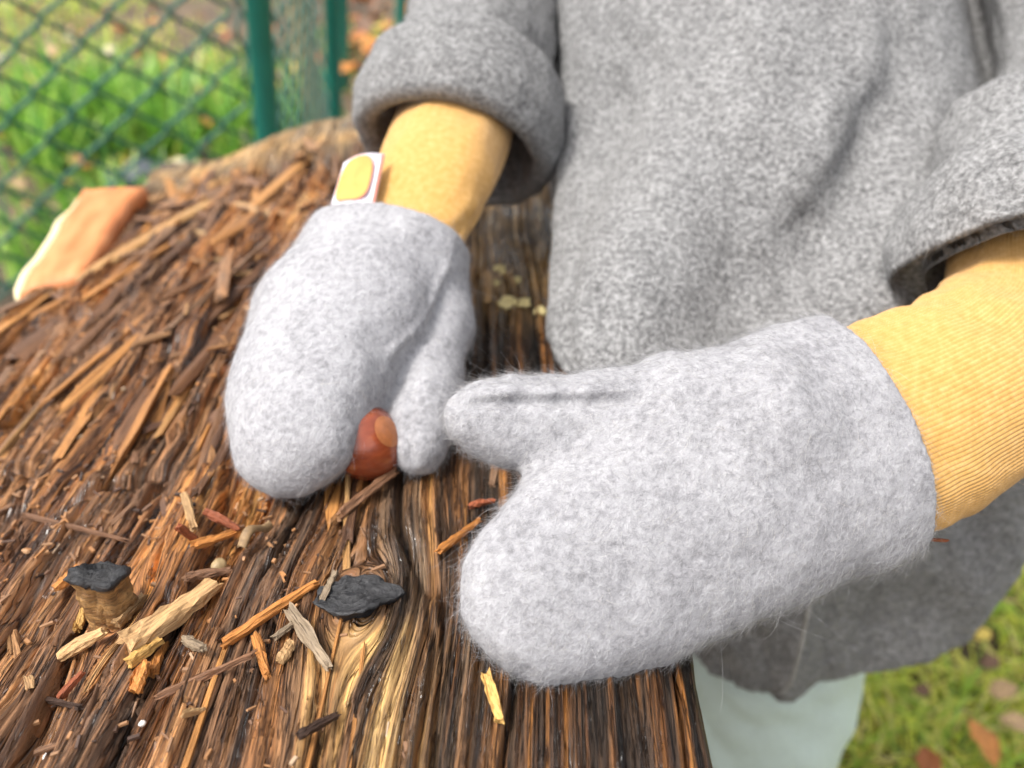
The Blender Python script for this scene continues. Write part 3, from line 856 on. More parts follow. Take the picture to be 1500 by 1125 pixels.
# slab of orange wood on the left edge of the log
def orange_slab():
    c = [(116, 272), (208, 268), (118, 398), (26, 424)]      # far-left, far-right, near-right, near-left of its top face
    q = []
    for (px, py), dz in zip(c, (.002, .004, .000, -.004)):
        q.append(on_plane(px, py, LOGZ - .0215 + dz))
    q = np.array(q)
    nu, nv = 16, 40
    U, Vv = np.meshgrid(np.linspace(0, 1, nu), np.linspace(0, 1, nv))
    top = ((q[3] * (1 - U[..., None]) + q[2] * U[..., None]) * (1 - Vv[..., None]) + (q[0] * (1 - U[..., None]) + q[1] * U[..., None]) * Vv[..., None])
    e = np.minimum(np.minimum(U, 1 - U) * nu * .5, np.minimum(Vv, 1 - Vv) * nv * .4)
    top[..., 2] += -.003 * (1 - smooth(0, 1, e)) + .0010 * vn2(U * 5, Vv * 2.5, 4) + .0006 * vn2(U * 20, Vv * 6, 5)
    top[..., 0] += .003 * vn2(Vv * 6, U * 0, 6) * (1 - U) * (.3 + .7 * smooth(0, .2, Vv)) + .002 * vn2(Vv * 9, U * 0, 7) * U
    V = top.reshape(-1, 3)
    ring = np.concatenate([np.arange(nu), np.arange(1, nv) * nu + nu - 1, (nv - 1) * nu + np.arange(nu - 2, -1, -1), np.arange(nv - 2, 0, -1) * nu])
    bot = V[ring].copy(); bot[:, 2] -= .013
    b2 = bot.copy(); cc = bot.mean(0); b2[:, :2] = cc[:2] + (b2[:, :2] - cc[:2]) * .02
    n0 = len(V); m = len(ring)
    F = [grid_faces(nu, nv)]
    F.append(np.stack([ring, n0 + np.arange(m), n0 + np.roll(np.arange(m), -1), np.roll(ring, -1)], 1))
    F.append(np.stack([n0 + np.arange(m), n0 + m + np.arange(m), n0 + m + np.roll(np.arange(m), -1), n0 + np.roll(np.arange(m), -1)], 1))
    mt, nt, b = nodes('fresh_orange_wood')
    mp = mapped(nt, (90, 30, 90)); n1 = N(nt, 'ShaderNodeTexNoise', i_Scale=1.0, i_Detail=5.0); nt.links.new(mp.outputs[0], n1.inputs['Vector'])
    r = ramp(nt, [(.3, (.45, .145, .04)), (.5, (.54, .19, .06)), (.7, (.60, .25, .09))]); nt.links.new(n1.outputs[0], r.inputs[0])
    nt.links.new(r.outputs[0], b.inputs['Base Color']); b.inputs['Roughness'].default_value = .6; bump(nt, b, n1.outputs[0], .4, .0008)
    root = put('wood_slab', np.vstack([V, bot, b2]), np.vstack(F), mt)
    tag(root, 'bright orange slab of freshly split wood on the left edge of the log', 'wood slab')
    # cream sapwood along its outer edge
    lf = np.arange(nv) * nu
    pts = V[lf]
    rows = []
    for k in range(8):
        an = 2 * math.pi * k / 8
        tt = np.linspace(0, 1, nv); rr = .0042 * (1 - .7 * smooth(.55, 1.0, tt)) * (.02 + .98 * np.sqrt(smooth(0, .06, tt) * smooth(1, .94, tt)))
        rows.append(pts + np.stack([-.0022 + rr * math.cos(an), 0 * rr, -.0045 + rr * 1.4 * math.sin(an)], 1))
    put('sapwood_edge', np.stack(rows, 1).reshape(-1, 3), grid_faces(8, nv, True), simple('sapwood', (.78, .66, .40), .6, .3, .15, 200), root)
orange_slab()

# ------------------------------------------------------------------ the child: coat, mittens, trousers
PB = np.array([.165, .52, 0.0])
PERSON = add('person', None, PB)
tag(PERSON, 'small child in grey wool coat and fuzzy mittens standing beside the log', 'person')

SKIN = simple('skin', (.62, .38, .28), .5, .4, .06, 30)
MIT = wool('mitten_wool', (.225, .220, .230), (.33, .324, .336), (.40, .394, .406), 420, .9, .0008, .1)
FIB = fibre_mat('mitten_fibre', .4)
COAT = wool('coat_wool', (.095, .093, .092), (.205, .202, .20), (.345, .34, .336), 480, 1.0, .0016, .15, .15)
COATF = fibre_mat('coat_fibre', .3)
MITC = np.array([(.465, .458, .468)] * 7 + [(.40, .394, .404)] * 5 + [(.30, .297, .305)] * 2 + [(.13, .13, .135)] + [(.62, .58, .52)])
COATC = np.array([(.25, .246, .243)] * 3 + [(.18, .177, .175)] * 2 + [(.5, .5, .5)] + [(.07, .07, .07)])

# ---- mitten fields
def chain_field(chain, n, k, blend):
    n = unit(n)
    def tr(p): return p + (k - 1) * (p @ n)[..., None] * n
    nodes_ = [(tr(np.asarray(c)[None])[0], r) for c, r in chain]
    def f(p):
        q = tr(p); d = None
        for (a, ra), (b, rb) in zip(nodes_[:-1], nodes_[1:]):
            e = rcone(q, a, b, ra, rb)
            d = e if d is None else smin(d, e, blend)
        return d
    return f

def plane3(a, b, c, inside):
    n = unit(np.cross(b - a, c - a))
    if (inside - a) @ n > 0: n = -n
    return lambda p: (p - a) @ n

def px_r(r, d): return r * d / FPX

# near mitten (the child's left hand, back of the hand to the camera)
NN = unit((.12, -.62, .77))
near_hand = chain_field([(P(1500, 560, .262), px_r(172, .262)), (P(1330, 622, .2555), px_r(172, .255)), (P(1210, 650, .249), px_r(178, .249)), (P(1060, 705, .240), px_r(182, .240)),
                         (P(945, 782, .2320), px_r(164, .2320)), (P(862, 836, .2250), px_r(140, .2250)), (P(792, 866, .2190), px_r(118, .2190))], NN, 1.85, .012)
near_thumb = chain_field([(P(1120, 620, .243), .023), (P(1000, 612, .2435), .0180), (P(890, 620, .2445), .0152), (P(790, 622, .2435), .0142), (P(728, 615, .2415), .0118), (P(698, 609, .2405), .0092)], unit((0, -.5, .8)), 1.12, .006)
near_cut = plane3(graze(near_hand, 1195, 440), graze(near_hand, 1340, 800), trace(near_hand, 1342, 610), P(900, 750, .23))

NCUFF = [P(1230, 655, .251), P(1300, 628, .2545), P(1375, 592, .2605), P(1450, 545, .271), P(1500, 484, .287), P(1508, 400, .305), P(1508, 310, .326)]
def near_field0(p):
    d = smin(near_hand(p), near_thumb(p), .007)
    d = d + .0009 * vn3(p * 90, 1) + .0005 * vn3(p * 260, 2)
    c = near_cut(p)
    return np.maximum(d, c) + .0016 * np.exp(-((np.abs(d) + np.abs(c)) / .002))
_seam = [trace(near_field0, x, y) for x, y in ((700, 592), (760, 590), (820, 590), (880, 588), (935, 586))]
_seamu = [trace(near_field0, x, y) for x, y in ((690, 580), (740, 575), (800, 576), (860, 575), (920, 573))]
def near_field(p):
    d = near_field0(p)
    for q in (_seamu,):
        for a, b in zip(q[:-1], q[1:]):
            d = smin(d, rcone(p, a, b, .0012, .0012), .004)
    for a, b in zip(_seam[:-1], _seam[1:]):
        d = -smin(-d, rcone(p, a - NN * .0002, b - NN * .0002, .0009, .0009), .0030)
    return d

# far mitten (the child's right hand, fingers down on the log)
FN = unit((-.30, -.72, .62))
far_hand = chain_field([(P(640, 215, .372), px_r(90, .372)), (P(600, 335, .347), px_r(99, .347)), (P(547, 402, .327), px_r(124, .327)), (P(492, 482, .306), px_r(130, .306)),
                        (P(450, 562, .286), px_r(112, .286)), (P(434, 612, .2745), px_r(100, .2745)), (P(430, 632, .270), px_r(84, .270))], FN, 1.7, .012)
far_thumb = chain_field([(P(612, 395, .332), .0215), (P(640, 475, .318), .0140), (P(627, 560, .298), .0114), (P(618, 620, .285), .0112), (P(616, 655, .279), .0096)], unit((0, -.7, .6)), 1.05, .006)
far_cut = plane3(graze(far_hand, 492, 312), graze(far_hand, 708, 385), trace(far_hand, 600, 302), P(480, 500, .30))
far_tip = chain_field([(P(400, 662, .268), px_r(56, .268)), (P(462, 640, .268), px_r(56, .268))], FN, 1.5, .01)
def far_field0(p):
    d = smin(smin(far_hand(p), far_tip(p), .006), far_thumb(p), .003)
    d = d + .0009 * vn3(p * 80, 5) + .0004 * vn3(p * 260, 6)
    c = far_cut(p)
    return np.maximum(d, c) + .0016 * np.exp(-((np.abs(d) + np.abs(c)) / .002))
_fs = [trace(far_field0, x, y) for x, y in ((662, 350), (652, 395), (632, 440), (605, 485), (570, 518))]
_ft = [trace(far_field0, x, y) for x, y in ((606, 545), (602, 600), (600, 650), (604, 680))]
def far_field(p):
    d = far_field0(p)
    for a, b in zip(_fs[:-1], _fs[1:]):
        d = smin(d, rcone(p, a, b, .0010, .0010), .0022)
    for q in (_ft,):
        for a, b in zip(q[:-1], q[1:]):
            d = -smin(-d, rcone(p, a, b, .0007, .0007), .0018)
    return d

def make_mitten(field, lo, hi, h, label, nfib, flen, fwid, comb, seed):
    V, F = sdf_mesh(field, lo, hi, h)
    o = put('mitten', V, F, MIT, PERSON)
    o['label'] = label
    cam_w = lambda c, n: .12 + .88 * ((n @ unit(CAM - c.mean(0))) > -.35)
    A, B, C = fibres(V, F, nfib, flen, fwid, comb, .33, 3, .34, cam_w, MITC, seed)
    fz = put('wool_fuzz', A, B, FIB, o, colors=C, smoothed=True)
    fz['kind'] = 'stuff'
    # a few long stray hairs
    A, B, C = fibres(V, F, nfib // 80, flen * 2.4, fwid * 1.1, comb, .45, 6, .5, cam_w, MITC[:6], seed + 9, 1.2)
    fz = put('stray_hair', A, B, FIB, o, colors=C)
    fz['kind'] = 'stuff'
    return o, V, F

nb = np.array([P(655, 560, .22), P(1380, 430, .29), P(1380, 820, .22), P(650, 1000, .20), P(650, 1000, .26), P(1380, 820, .28)])
near_comb = lambda p: unit(P(760, 900, .22) - P(1300, 640, .25))[None] * .9 + np.array([0, -.1, -.25])
MN, MNV, MNF = make_mitten(near_field, nb.min(0) - .02, nb.max(0) + .025, .0011, 'near pale grey mitten with fuzzy back and thumb pointing left', 105000, .0027, .000056, near_comb, 21)
fb = np.array([P(335, 640, .26), P(335, 730, .30), P(710, 390, .36), P(490, 300, .36), P(660, 690, .27), P(600, 290, .31), P(710, 300, .38)])
far_comb = lambda p: unit(P(430, 690, .27) - P(600, 330, .345))[None] * .9 + np.array([0, -.1, -.2])
MF, MFV, MFF = make_mitten(far_field, fb.min(0) - .025, fb.max(0) + .025, .0013, 'far pale grey mitten holding the chestnut', 42000, .0023, .00008, far_comb, 22)

# ---- knitted cuffs
def tube_frames(C):
    T = np.gradient(C, axis=0); T /= np.linalg.norm(T, axis=1)[:, None]
    return T

def tube(C, ref, rx, ry, na, rib=None, disp=None):
    """C centre line (n,3); section ellipse rx along ref-perpendicular, ry along the other"""
    T = tube_frames(C)
    ref = np.asarray(ref, float)
    B = ref - (T @ ref)[:, None] * T; B /= np.linalg.norm(B, axis=1)[:, None]
    A = np.cross(B, T)
    a = np.linspace(0, 2 * np.pi, na, endpoint=False)
    r = np.ones((len(C), na))
    if disp is not None: r = r + disp(a[None, :], np.arange(len(C))[:, None])
    V = C[:, None] + A[:, None] * (np.cos(a)[None, :, None] * (rx[:, None] * r)[..., None]) + B[:, None] * (np.sin(a)[None, :, None] * (ry[:, None] * r)[..., None])
    return V.reshape(-1, 3), grid_faces(na, len(C), True)

def knit_mat():
    m, nt, b = nodes('mustard_knit')
    mp = mapped(nt, (1, 1, 1)); n1 = N(nt, 'ShaderNodeTexNoise', i_Scale=420.0, i_Detail=4.0); nt.links.new(mp.outputs[0], n1.inputs['Vector'])
    r = ramp(nt, [(.3, (.45, .245, .068)), (.5, (.50, .28, .085)), (.7, (.55, .32, .115))]); nt.links.new(n1.outputs[0], r.inputs[0])
    nt.links.new(r.outputs[0], b.inputs['Base Color']); b.inputs['Roughness'].default_value = .95; b.inputs['Specular IOR Level'].default_value = .15
    b.inputs['Sheen Weight'].default_value = .2
    bump(nt, b, n1.outputs[0], .4, .0003)
    return m
KNIT = knit_mat()

def knit_cuff(path, r0, r1, flat, ref, ribs, nl, stitch, parent, amp, seed, wob):
    C = catmull(path, nl)
    t = np.linspace(0, 1, nl)
    L = np.linalg.norm(np.diff(C, axis=0), axis=1).sum()
    rx = r0 + (r1 - r0) * smooth(0, .8, t); ry = rx * (.54 + (flat - .54) * smooth(.12, .55, t))
    na = ribs * 6
    def disp(a, i):
        s = i / (nl - 1) * L
        ph = a * ribs / (2 * np.pi)
        fr = ph - np.floor(ph)
        v = np.abs(fr - .5) * 2                      # 1 in the furrow, 0 on the ridge
        st = np.cos(2 * np.pi * (s / stitch + .55 * v))
        return amp * ((1 - v ** 2) - .5 + .38 * st * (1 - .4 * v)) + wob * vn2(np.cos(a) * 1.6 + i * .02, np.sin(a) * 1.6 + i * .035, seed) + wob * .5 * vn2(np.cos(a) * 4 + i * .05, np.sin(a) * 4, seed + 1) + .022 * vn2(i * .075 * 200 / nl + np.cos(a), np.sin(a) * 1.3, seed + 3)
    V, F = tube(C, ref, rx, ry, na, None, disp)
    o = put('knit_cuff', V, F, KNIT, parent)
    o['label'] = 'mustard yellow knitted cuff'
    A, B, Cc = fibres(V, F, 9000, .0011, .00006, lambda p: np.zeros((1, 3)), .6, 2, .5, None, np.array([(.75, .5, .2), (.82, .6, .32), (.66, .42, .13)]), seed, 1.0)
    fz = put('wool_fuzz', A, B, FIB, parent, colors=Cc); fz['kind'] = 'stuff'
    return o
knit_cuff(NCUFF, .0350, .0315, .74, NN, 140, 240, .0018, MN, .010, 31, .035)
FCUFF = [P(565, 380, .334), P(603, 320, .347), P(634, 262, .360), P(660, 205, .384), P(680, 130, .404), P(700, 60, .425)]
FC = knit_cuff(FCUFF, .0275, .0290, .86, FN, 96, 150, .0024, MF, .004, 37, .04)

# sewn-in label on the far cuff
def sewn_label():
    q = [P(564, 226, .338), P(504, 240, .340), P(484, 306, .332), P(548, 304, .328)]      # corners
    q = np.array(q)
    nrm = unit(np.cross(q[1] - q[0], q[3] - q[0]))
    if nrm @ (CAM - q[0]) < 0: nrm = -nrm
    def sheet(uv, z0, z1, mat, name, parent):
        uv = np.asarray(uv)
        pt = lambda u, v: (q[0] * (1 - u) + q[1] * u) * (1 - v) + (q[3] * (1 - u) + q[2] * u) * v
        pts = np.array([pt(u, v) + nrm * .003 * math.sin(u * 3.1) for u, v in uv])
        n = len(pts); c = pts.mean(0)
        V = np.vstack([pts + nrm * z1, pts + nrm * z0, [c + nrm * z1], [c + nrm * z0]])
        F = [(i, (i + 1) % n, 2 * n) for i in range(n)] + [((i + 1) % n + n, i + n, 2 * n + 1) for i in range(n)]
        for i in range(n):
            j = (i + 1) % n; F += [(i, i + n, j + n), (i, j + n, j)]
        return put(name, V, np.array(F), mat, parent, False)
    white = simple('label_white', (.66, .62, .67), .7, .4, .05, 60); orange = simple('label_orange', (.62, .31, .085), .7, .2, .12, 90)
    red = simple('label_red', (.58, .20, .15), .7, .4, .1, 60)
    g = [(u, 0) for u in np.linspace(0, 1, 9)[:-1]] + [(1, v) for v in np.linspace(0, 1, 9)[:-1]] + [(u, 1) for u in np.linspace(1, 0, 9)[:-1]] + [(0, v) for v in np.linspace(1, 0, 9)[:-1]]
    o = sheet(g, -.0003, .0003, white, 'sewn_label', MF)
    o['label'] = 'small white label with an orange rounded emblem sewn to the cuff'
    a = np.linspace(0, 2 * np.pi, 28, endpoint=False)
    sq = lambda s: [(.57 + s * .41 * np.sign(math.cos(t)) * abs(math.cos(t)) ** .6, .48 + s * .46 * np.sign(math.sin(t)) * abs(math.sin(t)) ** .7) for t in a]
    o2 = sheet(sq(1.0), .00032, .00045, red, 'emblem_outline', MF)
    sheet(sq(.95), .00047, .0006, orange, 'emblem', MF)
    sheet([(0, .02), (.05, .02), (.05, .98), (0, .98)], .0004, .0008, red, 'label_stitching', MF)
sewn_label()

# ---- coat
def torso():
    na, nz = 300, 260
    # z, cx, cy, rx, ry
    S = np.array([(.300, .180, .385, .117, .095), (.36, .181, .396, .132, .106), (.44, .176, .398, .140, .113), (.52, .171, .402, .146, .124), (.58, .152, .440, .130, .116),
                  (.64, .148, .498, .124, .110), (.70, .152, .548, .122, .098), (.76, .163, .585, .122, .085), (.805, .165, .600, .095, .066), (.83, .166, .606, .062, .056), (.85, .166, .606, .058, .054)])
    R = catmull(S, nz)
    a = np.linspace(0, 2 * np.pi, na, endpoint=False)
    ca, sa = np.cos(a), np.sin(a)
    sc, ss = np.sign(ca) * np.abs(ca) ** .9, np.sign(sa) * np.abs(sa) ** .9
    ex = .9 - .48 * np.exp(-((R[:, 0:1] - .525) / .05) ** 2) * smooth(.3, -.3, ca)[None]       # squarer where it leans on the log
    X = R[:, 1:2] + R[:, 3:4] * np.sign(ca) * np.abs(ca)[None] ** ex; Y = R[:, 2:3] + R[:, 4:5] * np.sign(sa) * np.abs(sa)[None] ** ex; Z = np.repeat(R[:, 0:1], na, 1)
    hem = (.006 * np.cos(a * 2 + .5) + .034 * smooth(-.1, .95, ca))[None] * (1 - smooth(.3, .42, Z)); Z = Z + hem
    # folds: ridges given in front view (x, z)
    out = np.zeros_like(X)
    fr = smooth(.1, .6, -sa)[None]
    def ridge(x0, z0, x1, z1, w, h, rnd=0.0):
        dx, dz = x1 - x0, z1 - z0; L2 = dx * dx + dz * dz
        t = np.clip(((X - x0) * dx + (Z - z0) * dz) / L2, 0, 1)
        d = np.hypot(X - x0 - t * dx, Z - z0 - t * dz)
        return h * np.exp(-(d / w) ** 2) * (.5 + .5 * np.sin(np.pi * np.clip(t, .08, .92)))
    def wp(px, py, d):
        ds = np.linspace(.25, .65, 400); q = np.array([P(px, py, e) for e in ds])       # where the ray meets the coat front
        yf = np.interp(q[:, 2], R[:, 0], R[:, 2] - R[:, 4])
        q = q[np.argmax(q[:, 1] >= yf)]; return q[0], q[2]
    out += fr * ridge(*wp(860, 500, .350), *wp(1010, 300, .395), .015, .022)
    out += fr * ridge(*wp(985, 330, .39), *wp(1130, 70, .44), .019, .022)
    out -= fr * ridge(*wp(930, 520, .35), *wp(1190, 390, .375), .020, .010)
    out -= fr * ridge(*wp(835, 330, .385), *wp(940, 130, .43), .015, .018)
    out += fr * ridge(*wp(1120, 330, .39), *wp(1260, 110, .43), .016, .014)
    out -= fr * ridge(*wp(1200, 330, .39), *wp(1330, 100, .43), .016, .017)
    out += fr * ridge(*wp(1150, 520, .35), *wp(1330, 330, .39), .018, .016)
    out -= fr * ridge(*wp(1040, 260, .40), *wp(1090, 130, .43), .012, .006)
    out += .006 * vn2(sc[None] * 3 + Z * 4, ss[None] * 3 + Z * 9, 4) + .003 * vn2(sc[None] * 7 + Z * 10, ss[None] * 7 + Z * 22, 5)
    # fold and overlap at the lower front: darker turned-in panel left of the seam
    low = 1 - smooth(.36, .47, Z)
    out += low * .010 * np.cos(a * 7 + .6)[None]
    sx = .1555
    step = smooth(sx - .004, sx + .002, X) * fr * low
    out += .006 * step - .012 * low * fr * np.exp(-(((X - .165) / .05) ** 2 + ((Z - .425) / .022) ** 2))
    out += .0009 * vn2(sc[None] * 40 + Z * 90, ss[None] * 40 - Z * 70, 6) + .0009 * vn2(sc[None] * 90 - Z * 150, ss[None] * 90 + Z * 190, 7)
    X = X + out * ca[None]; Y = Y + out * sa[None]
    Y = Y + .062 * smooth(.175, .27, X) * smooth(.50, .56, Z) * smooth(.74, .66, Z) * fr       # falls back under the near arm
    Y = Y - (.055 * smooth(0, .3, -sa))[None] * smooth(.13, .04, X) * np.exp(-((Z - .525) / .035) ** 2)
    # pressed against the edge of the log
    lim = .061 + .003 * vn2(Y * 20, Z * 20, 8)
    k = smooth(.531, .523, Z) * (Y < .7)
    X = np.where((X < lim), X * (1 - k) + lim * k, X)
    # hem turned in: thickness
    V = np.stack([X, Y, Z], -1)
    c = V[0].mean(0)
    rows = [c + (V[18] - c) * np.array([.965, .965, 1]) , c + (V[4] - c) * np.array([.965, .965, 1]), c + (V[0] - c) * np.array([.972, .972, 1]) + np.array([0, 0, .001]), c + (V[0] - c) * np.array([.988, .988, 1]) - np.array([0, 0, .002])]
    V = np.concatenate([np.stack(rows), V])
    F = grid_faces(na, len(V), True)
    V = V.reshape(-1, 3)
    o = put('coat', V, F, COAT, PERSON)
    o['label'] = 'loose mid-grey felted wool coat'
    w = lambda c, n: (n[:, 1] < .35) * (c[:, 2] < .72) * 1.0 + .02
    A, B, C = fibres(V, F, 70000, .0027, .00014, lambda p: np.array([[0, 0, -.5]]), .35, 2, .45, w, COATC, 51, 1.0)
    fz = put('wool_fuzz', A, B, COATF, o, colors=C); fz['kind'] = 'stuff'
    # seam line down the lower front
    pts = []
    nfront = V.reshape(-1, na, 3)[4:]
    for z in np.linspace(.312, .44, 26):
        zi = np.argmin(np.abs(R[:, 0] - z)); row = nfront[zi]
        f = row[(row[:, 1] < R[zi, 2])]
        j = np.argmin(np.abs(f[:, 0] - sx)); pts.append(f[j])
    pts = np.array(pts)
    C_ = catmull(pts, 60)
    for _ in range(6): C_[1:-1] = (C_[:-2] + C_[1:-1] * 2 + C_[2:]) / 4
    tv, tf = tube(C_, (1, 0, 0), np.full(60, .0014), np.full(60, .0012), 8)
    put('seam', tv, tf, simple('seam_wool', (.30, .295, .28), 1, .1, .25, 400), o)
    return o
COATO = torso()

def sleeve(path, rad, label, seed, roll_r, roll_w, shares, N_=50000):
    """rolled-up sleeve: profile of (distance along the arm, radius) from inside the opening, over the turned-back roll, up to the shoulder"""
    C = catmull(path, 200)
    seg = np.concatenate([[0], np.cumsum(np.linalg.norm(np.diff(C, axis=0), axis=1))])
    Lt = seg[-1]
    at_ = lambda s: np.stack([np.interp(s, seg, C[:, k]) for k in range(3)], -1)
    th = .006
    prof = [(roll_w * 1.2, roll_r - .018), (roll_w * .6, roll_r - .0125), (.010, roll_r - th * 1.7)]
    for an in np.linspace(-1.2, 1.4, 8): prof.append((.004 - .0055 * math.cos(an), roll_r - th * .7 + th * .95 * math.sin(an)))
    prof += [(roll_w * .22, roll_r + .0022), (roll_w * .45, roll_r + .0038), (roll_w * .7, roll_r + .002)]
    for an in np.linspace(1.4, -1.5, 8): prof.append((roll_w - .005 + .0055 * math.cos(an), roll_r - .005 + .0062 * math.sin(an)))
    prof += [(roll_w - .004, rad - .003), (roll_w + .008, rad - .002)]
    pr = np.array(prof)
    rest = np.linspace(roll_w + .014, Lt, 70)
    pr = np.vstack([pr, np.stack([rest, rad + .012 * smooth(roll_w, Lt, rest) + (shares or 0) * np.exp(-((rest - roll_w - .034) / .012) ** 2)], 1)])
    # resample densely
    out = [pr[0]]
    for a, b in zip(pr[:-1], pr[1:]):
        m = max(1, int(np.hypot(*(b - a)) / .0022))
        for i in range(1, m + 1): out.append(a + (b - a) * i / m)
    pr = np.array(out)
    na = 200; a = np.linspace(0, 2 * np.pi, na, endpoint=False)
    cen = at_(np.clip(pr[:, 0], 0, Lt)); 
    # steady frames taken from the path, smoothed near the rim
    Tn = np.stack([np.interp(np.clip(pr[:, 0], 0, Lt), seg, tube_frames(C)[:, k]) for k in range(3)], -1)
    neg = np.minimum(pr[:, 0], 0)
    cen = cen + Tn * neg[:, None]
    Tn /= np.linalg.norm(Tn, axis=1)[:, None]
    ref = np.array([.9, .1, .4]); B = ref - (Tn @ ref)[:, None] * Tn; B /= np.linalg.norm(B, axis=1)[:, None]; A_ = np.cross(B, Tn)
    s = pr[:, 0:1]; q = pr[:, 1:2]
    free = smooth(roll_w * .9, roll_w * 1.6, s)
    w = .055 * vn2(np.cos(a)[None] * 1.4 + s * 6 + seed, np.sin(a)[None] * 1.4 + s * 4, seed) + .02 * vn2(np.cos(a)[None] * 5 + s * 20, np.sin(a)[None] * 5 + s * 20, seed + 1)
    w = w + free * (.05 * vn2(np.cos(a)[None] * 2 + s * 34, np.sin(a)[None] * 2 + s * 30, seed + 2)) + .007 * vn2(np.cos(a)[None] * 40 + s * 300, np.sin(a)[None] * 40 + s * 200, seed + 3)
    r = q * (1 + w)
    sag = shares
    V = cen[:, None] + A_[:, None] * (np.cos(a)[None] * r)[..., None] + B[:, None] * (np.sin(a)[None] * r)[..., None]
    F = grid_faces(na, len(pr), True)
    n_roll = int(np.argmax((pr[:, 0] >= roll_w - .0045) & (np.arange(len(pr)) > len(pr) * .12) & (pr[:, 1] < rad)))
    V = V.reshape(-1, 3)
    o = put('sleeve', V, F, COAT, COATO)
    o['label'] = label
    fw_ = lambda c, n: ((n @ unit(CAM - path[0])) > -.4) * (c[:, 2] < .72) + .02
    A, Bq, C = fibres(V, F, N_, .0024, .00011, lambda p: np.zeros((1, 3)), .35, 2, .45, fw_, COATC, seed + 60, 1.0)
    fz = put('wool_fuzz', A, Bq, COATF, COATO, colors=C); fz['kind'] = 'stuff'
    return o
sleeve([P(664, 226, .398), P(694, 100, .414), P(735, -60, .475), np.array([.045, .60, .765])], .040, 'rolled-up grey sleeve of the arm with the far mitten', 71, .0485, .040, None)
sleeve([P(1492, 404, .297), P(1496, 318, .311), P(1590, 110, .385), np.array([.300, .575, .77])], .036, 'rolled-up grey sleeve of the arm with the near mitten', 83, .0408, .024, .010)

# ---- trousers, boots, and the body inside the clothes
TRM = simple('mint_cotton', (.56, .66, .61), .85, .2, .06, 350, .25, bdist=.0006)
def leg(path, radii, seed):
    C = catmull(path, 90); t = np.linspace(0, 1, 90); r = np.interp(t, np.linspace(0, 1, len(radii)), radii)
    na = 90
    d = lambda a, i: .10 * np.abs(vn2(np.cos(a) * 1.2 + i * .09, np.sin(a) * 2.2 - i * .12, seed + 4)) + .05 * vn2(np.cos(a) * 1.5 + i * .06 + seed, np.sin(a) * 1.5 + i * .1, seed) + .03 * vn2(np.cos(a) * 3 + i * .2, np.sin(a) * 3 + i * .16, seed + 1)
    return tube(C, (0, 1, 0), r, r, na, None, d)
def trousers():
    p1 = [(.180, .42, .43), (.180, .38, .32), (.183, .356, .22), (.186, .365, .07)]
    p2 = [(.225, .46, .43), (.24, .47, .32), (.25, .48, .22), (.25, .49, .07)]
    V1, F1 = leg(p1, [.064, .063, .061, .056], 3)
    V2, F2 = leg(p2, [.060, .058, .056, .052], 6)
    tr_ = add('trousers', None, (.2, .48, .07), PERSON); tr_['label'] = 'pale mint green cotton trousers'
    put('trouser_leg', V1, F1, TRM, tr_); put('trouser_leg', V2, F2, TRM, tr_)
trousers()
BOOT = simple('boot_rubber', (.10, .13, .16), .4, .5, .1, 20)
for x, y in ((.178, .365), (.25, .49)):
    f = lambda p, x=x, y=y: smin(rcone(p, np.array([x, y, .035]), np.array([x - .02, y - .075, .03]), .036, .032), rcone(p, np.array([x, y, .03]), np.array([x, y, .13]), .04, .045), .02)
    V, F = sdf_mesh(lambda p: np.maximum(f(p), -p[..., 2] - .004), (x - .09, y - .15, -.02), (x + .08, y + .08, .2), .006)
    put('boot', V, F, BOOT, PERSON)
def body():
    sh1, sh2 = np.array([.06, .60, .75]), np.array([.27, .59, .75])
    segs = [((.165, .55, .50), (.165, .60, .72), .07, .075), ((.165, .60, .72), (.165, .60, .85), .05, .042), ((.165, .585, .93), (.165, .60, .97), .07, .078), ((.165, .52, .925), (.165, .515, .915), .014, .012),
            (sh1, P(735, -60, .475), .036, .03), (P(735, -60, .475), P(664, 226, .398), .028, .022), (P(664, 226, .402), P(604, 325, .352), .014, .010), (P(604, 325, .352), P(470, 520, .304), .009, .009),
            (sh2, P(1590, 110, .40), .036, .03), (P(1590, 110, .40), P(1510, 450, .300), .028, .022), (P(1510, 450, .300), P(1330, 620, .256), .016, .015), (P(1330, 620, .256), P(1000, 730, .238), .011, .010),
            ((.175, .48, .45), (.175, .352, .22), .045, .036), ((.175, .352, .22), (.178, .365, .07), .036, .03), ((.23, .50, .45), (.25, .48, .22), .045, .036), ((.25, .48, .22), (.25, .49, .07), .036, .03),
            ((.165, .55, .50), (.175, .48, .45), .06, .045), ((.165, .55, .50), (.23, .50, .45), .06, .045), ((.165, .60, .72), sh1, .06, .04), ((.165, .60, .72), sh2, .06, .04)]
    def f(p):
        d = None
        for a, b, ra, rb in segs:
            e = rcone(p, np.array(a, float), np.array(b, float), ra, rb); d = e if d is None else smin(d, e, .02)
        return d
    V, F = sdf_mesh(f, (-.14, .12, .0), (.40, .74, 1.10), .0075)
    put('body', V, F, SKIN, PERSON)
    hair = simple('hair_strands', (.16, .09, .045), .5, .5, .4, 60, .8, mscale=(1, 1, 8), bdist=.004)
    g = lambda p: np.maximum(rcone(p, np.array([.165, .605, .955]), np.array([.165, .61, .985]), .086, .09) + .004 * vn3(p * 60, 3), -(p[..., 1] - .545 + (p[..., 2] - .96) * .9))
    V, F = sdf_mesh(g, (.05, .48, .84), (.28, .72, 1.1), .006)
    put('hair', V, F, hair, PERSON)
body()

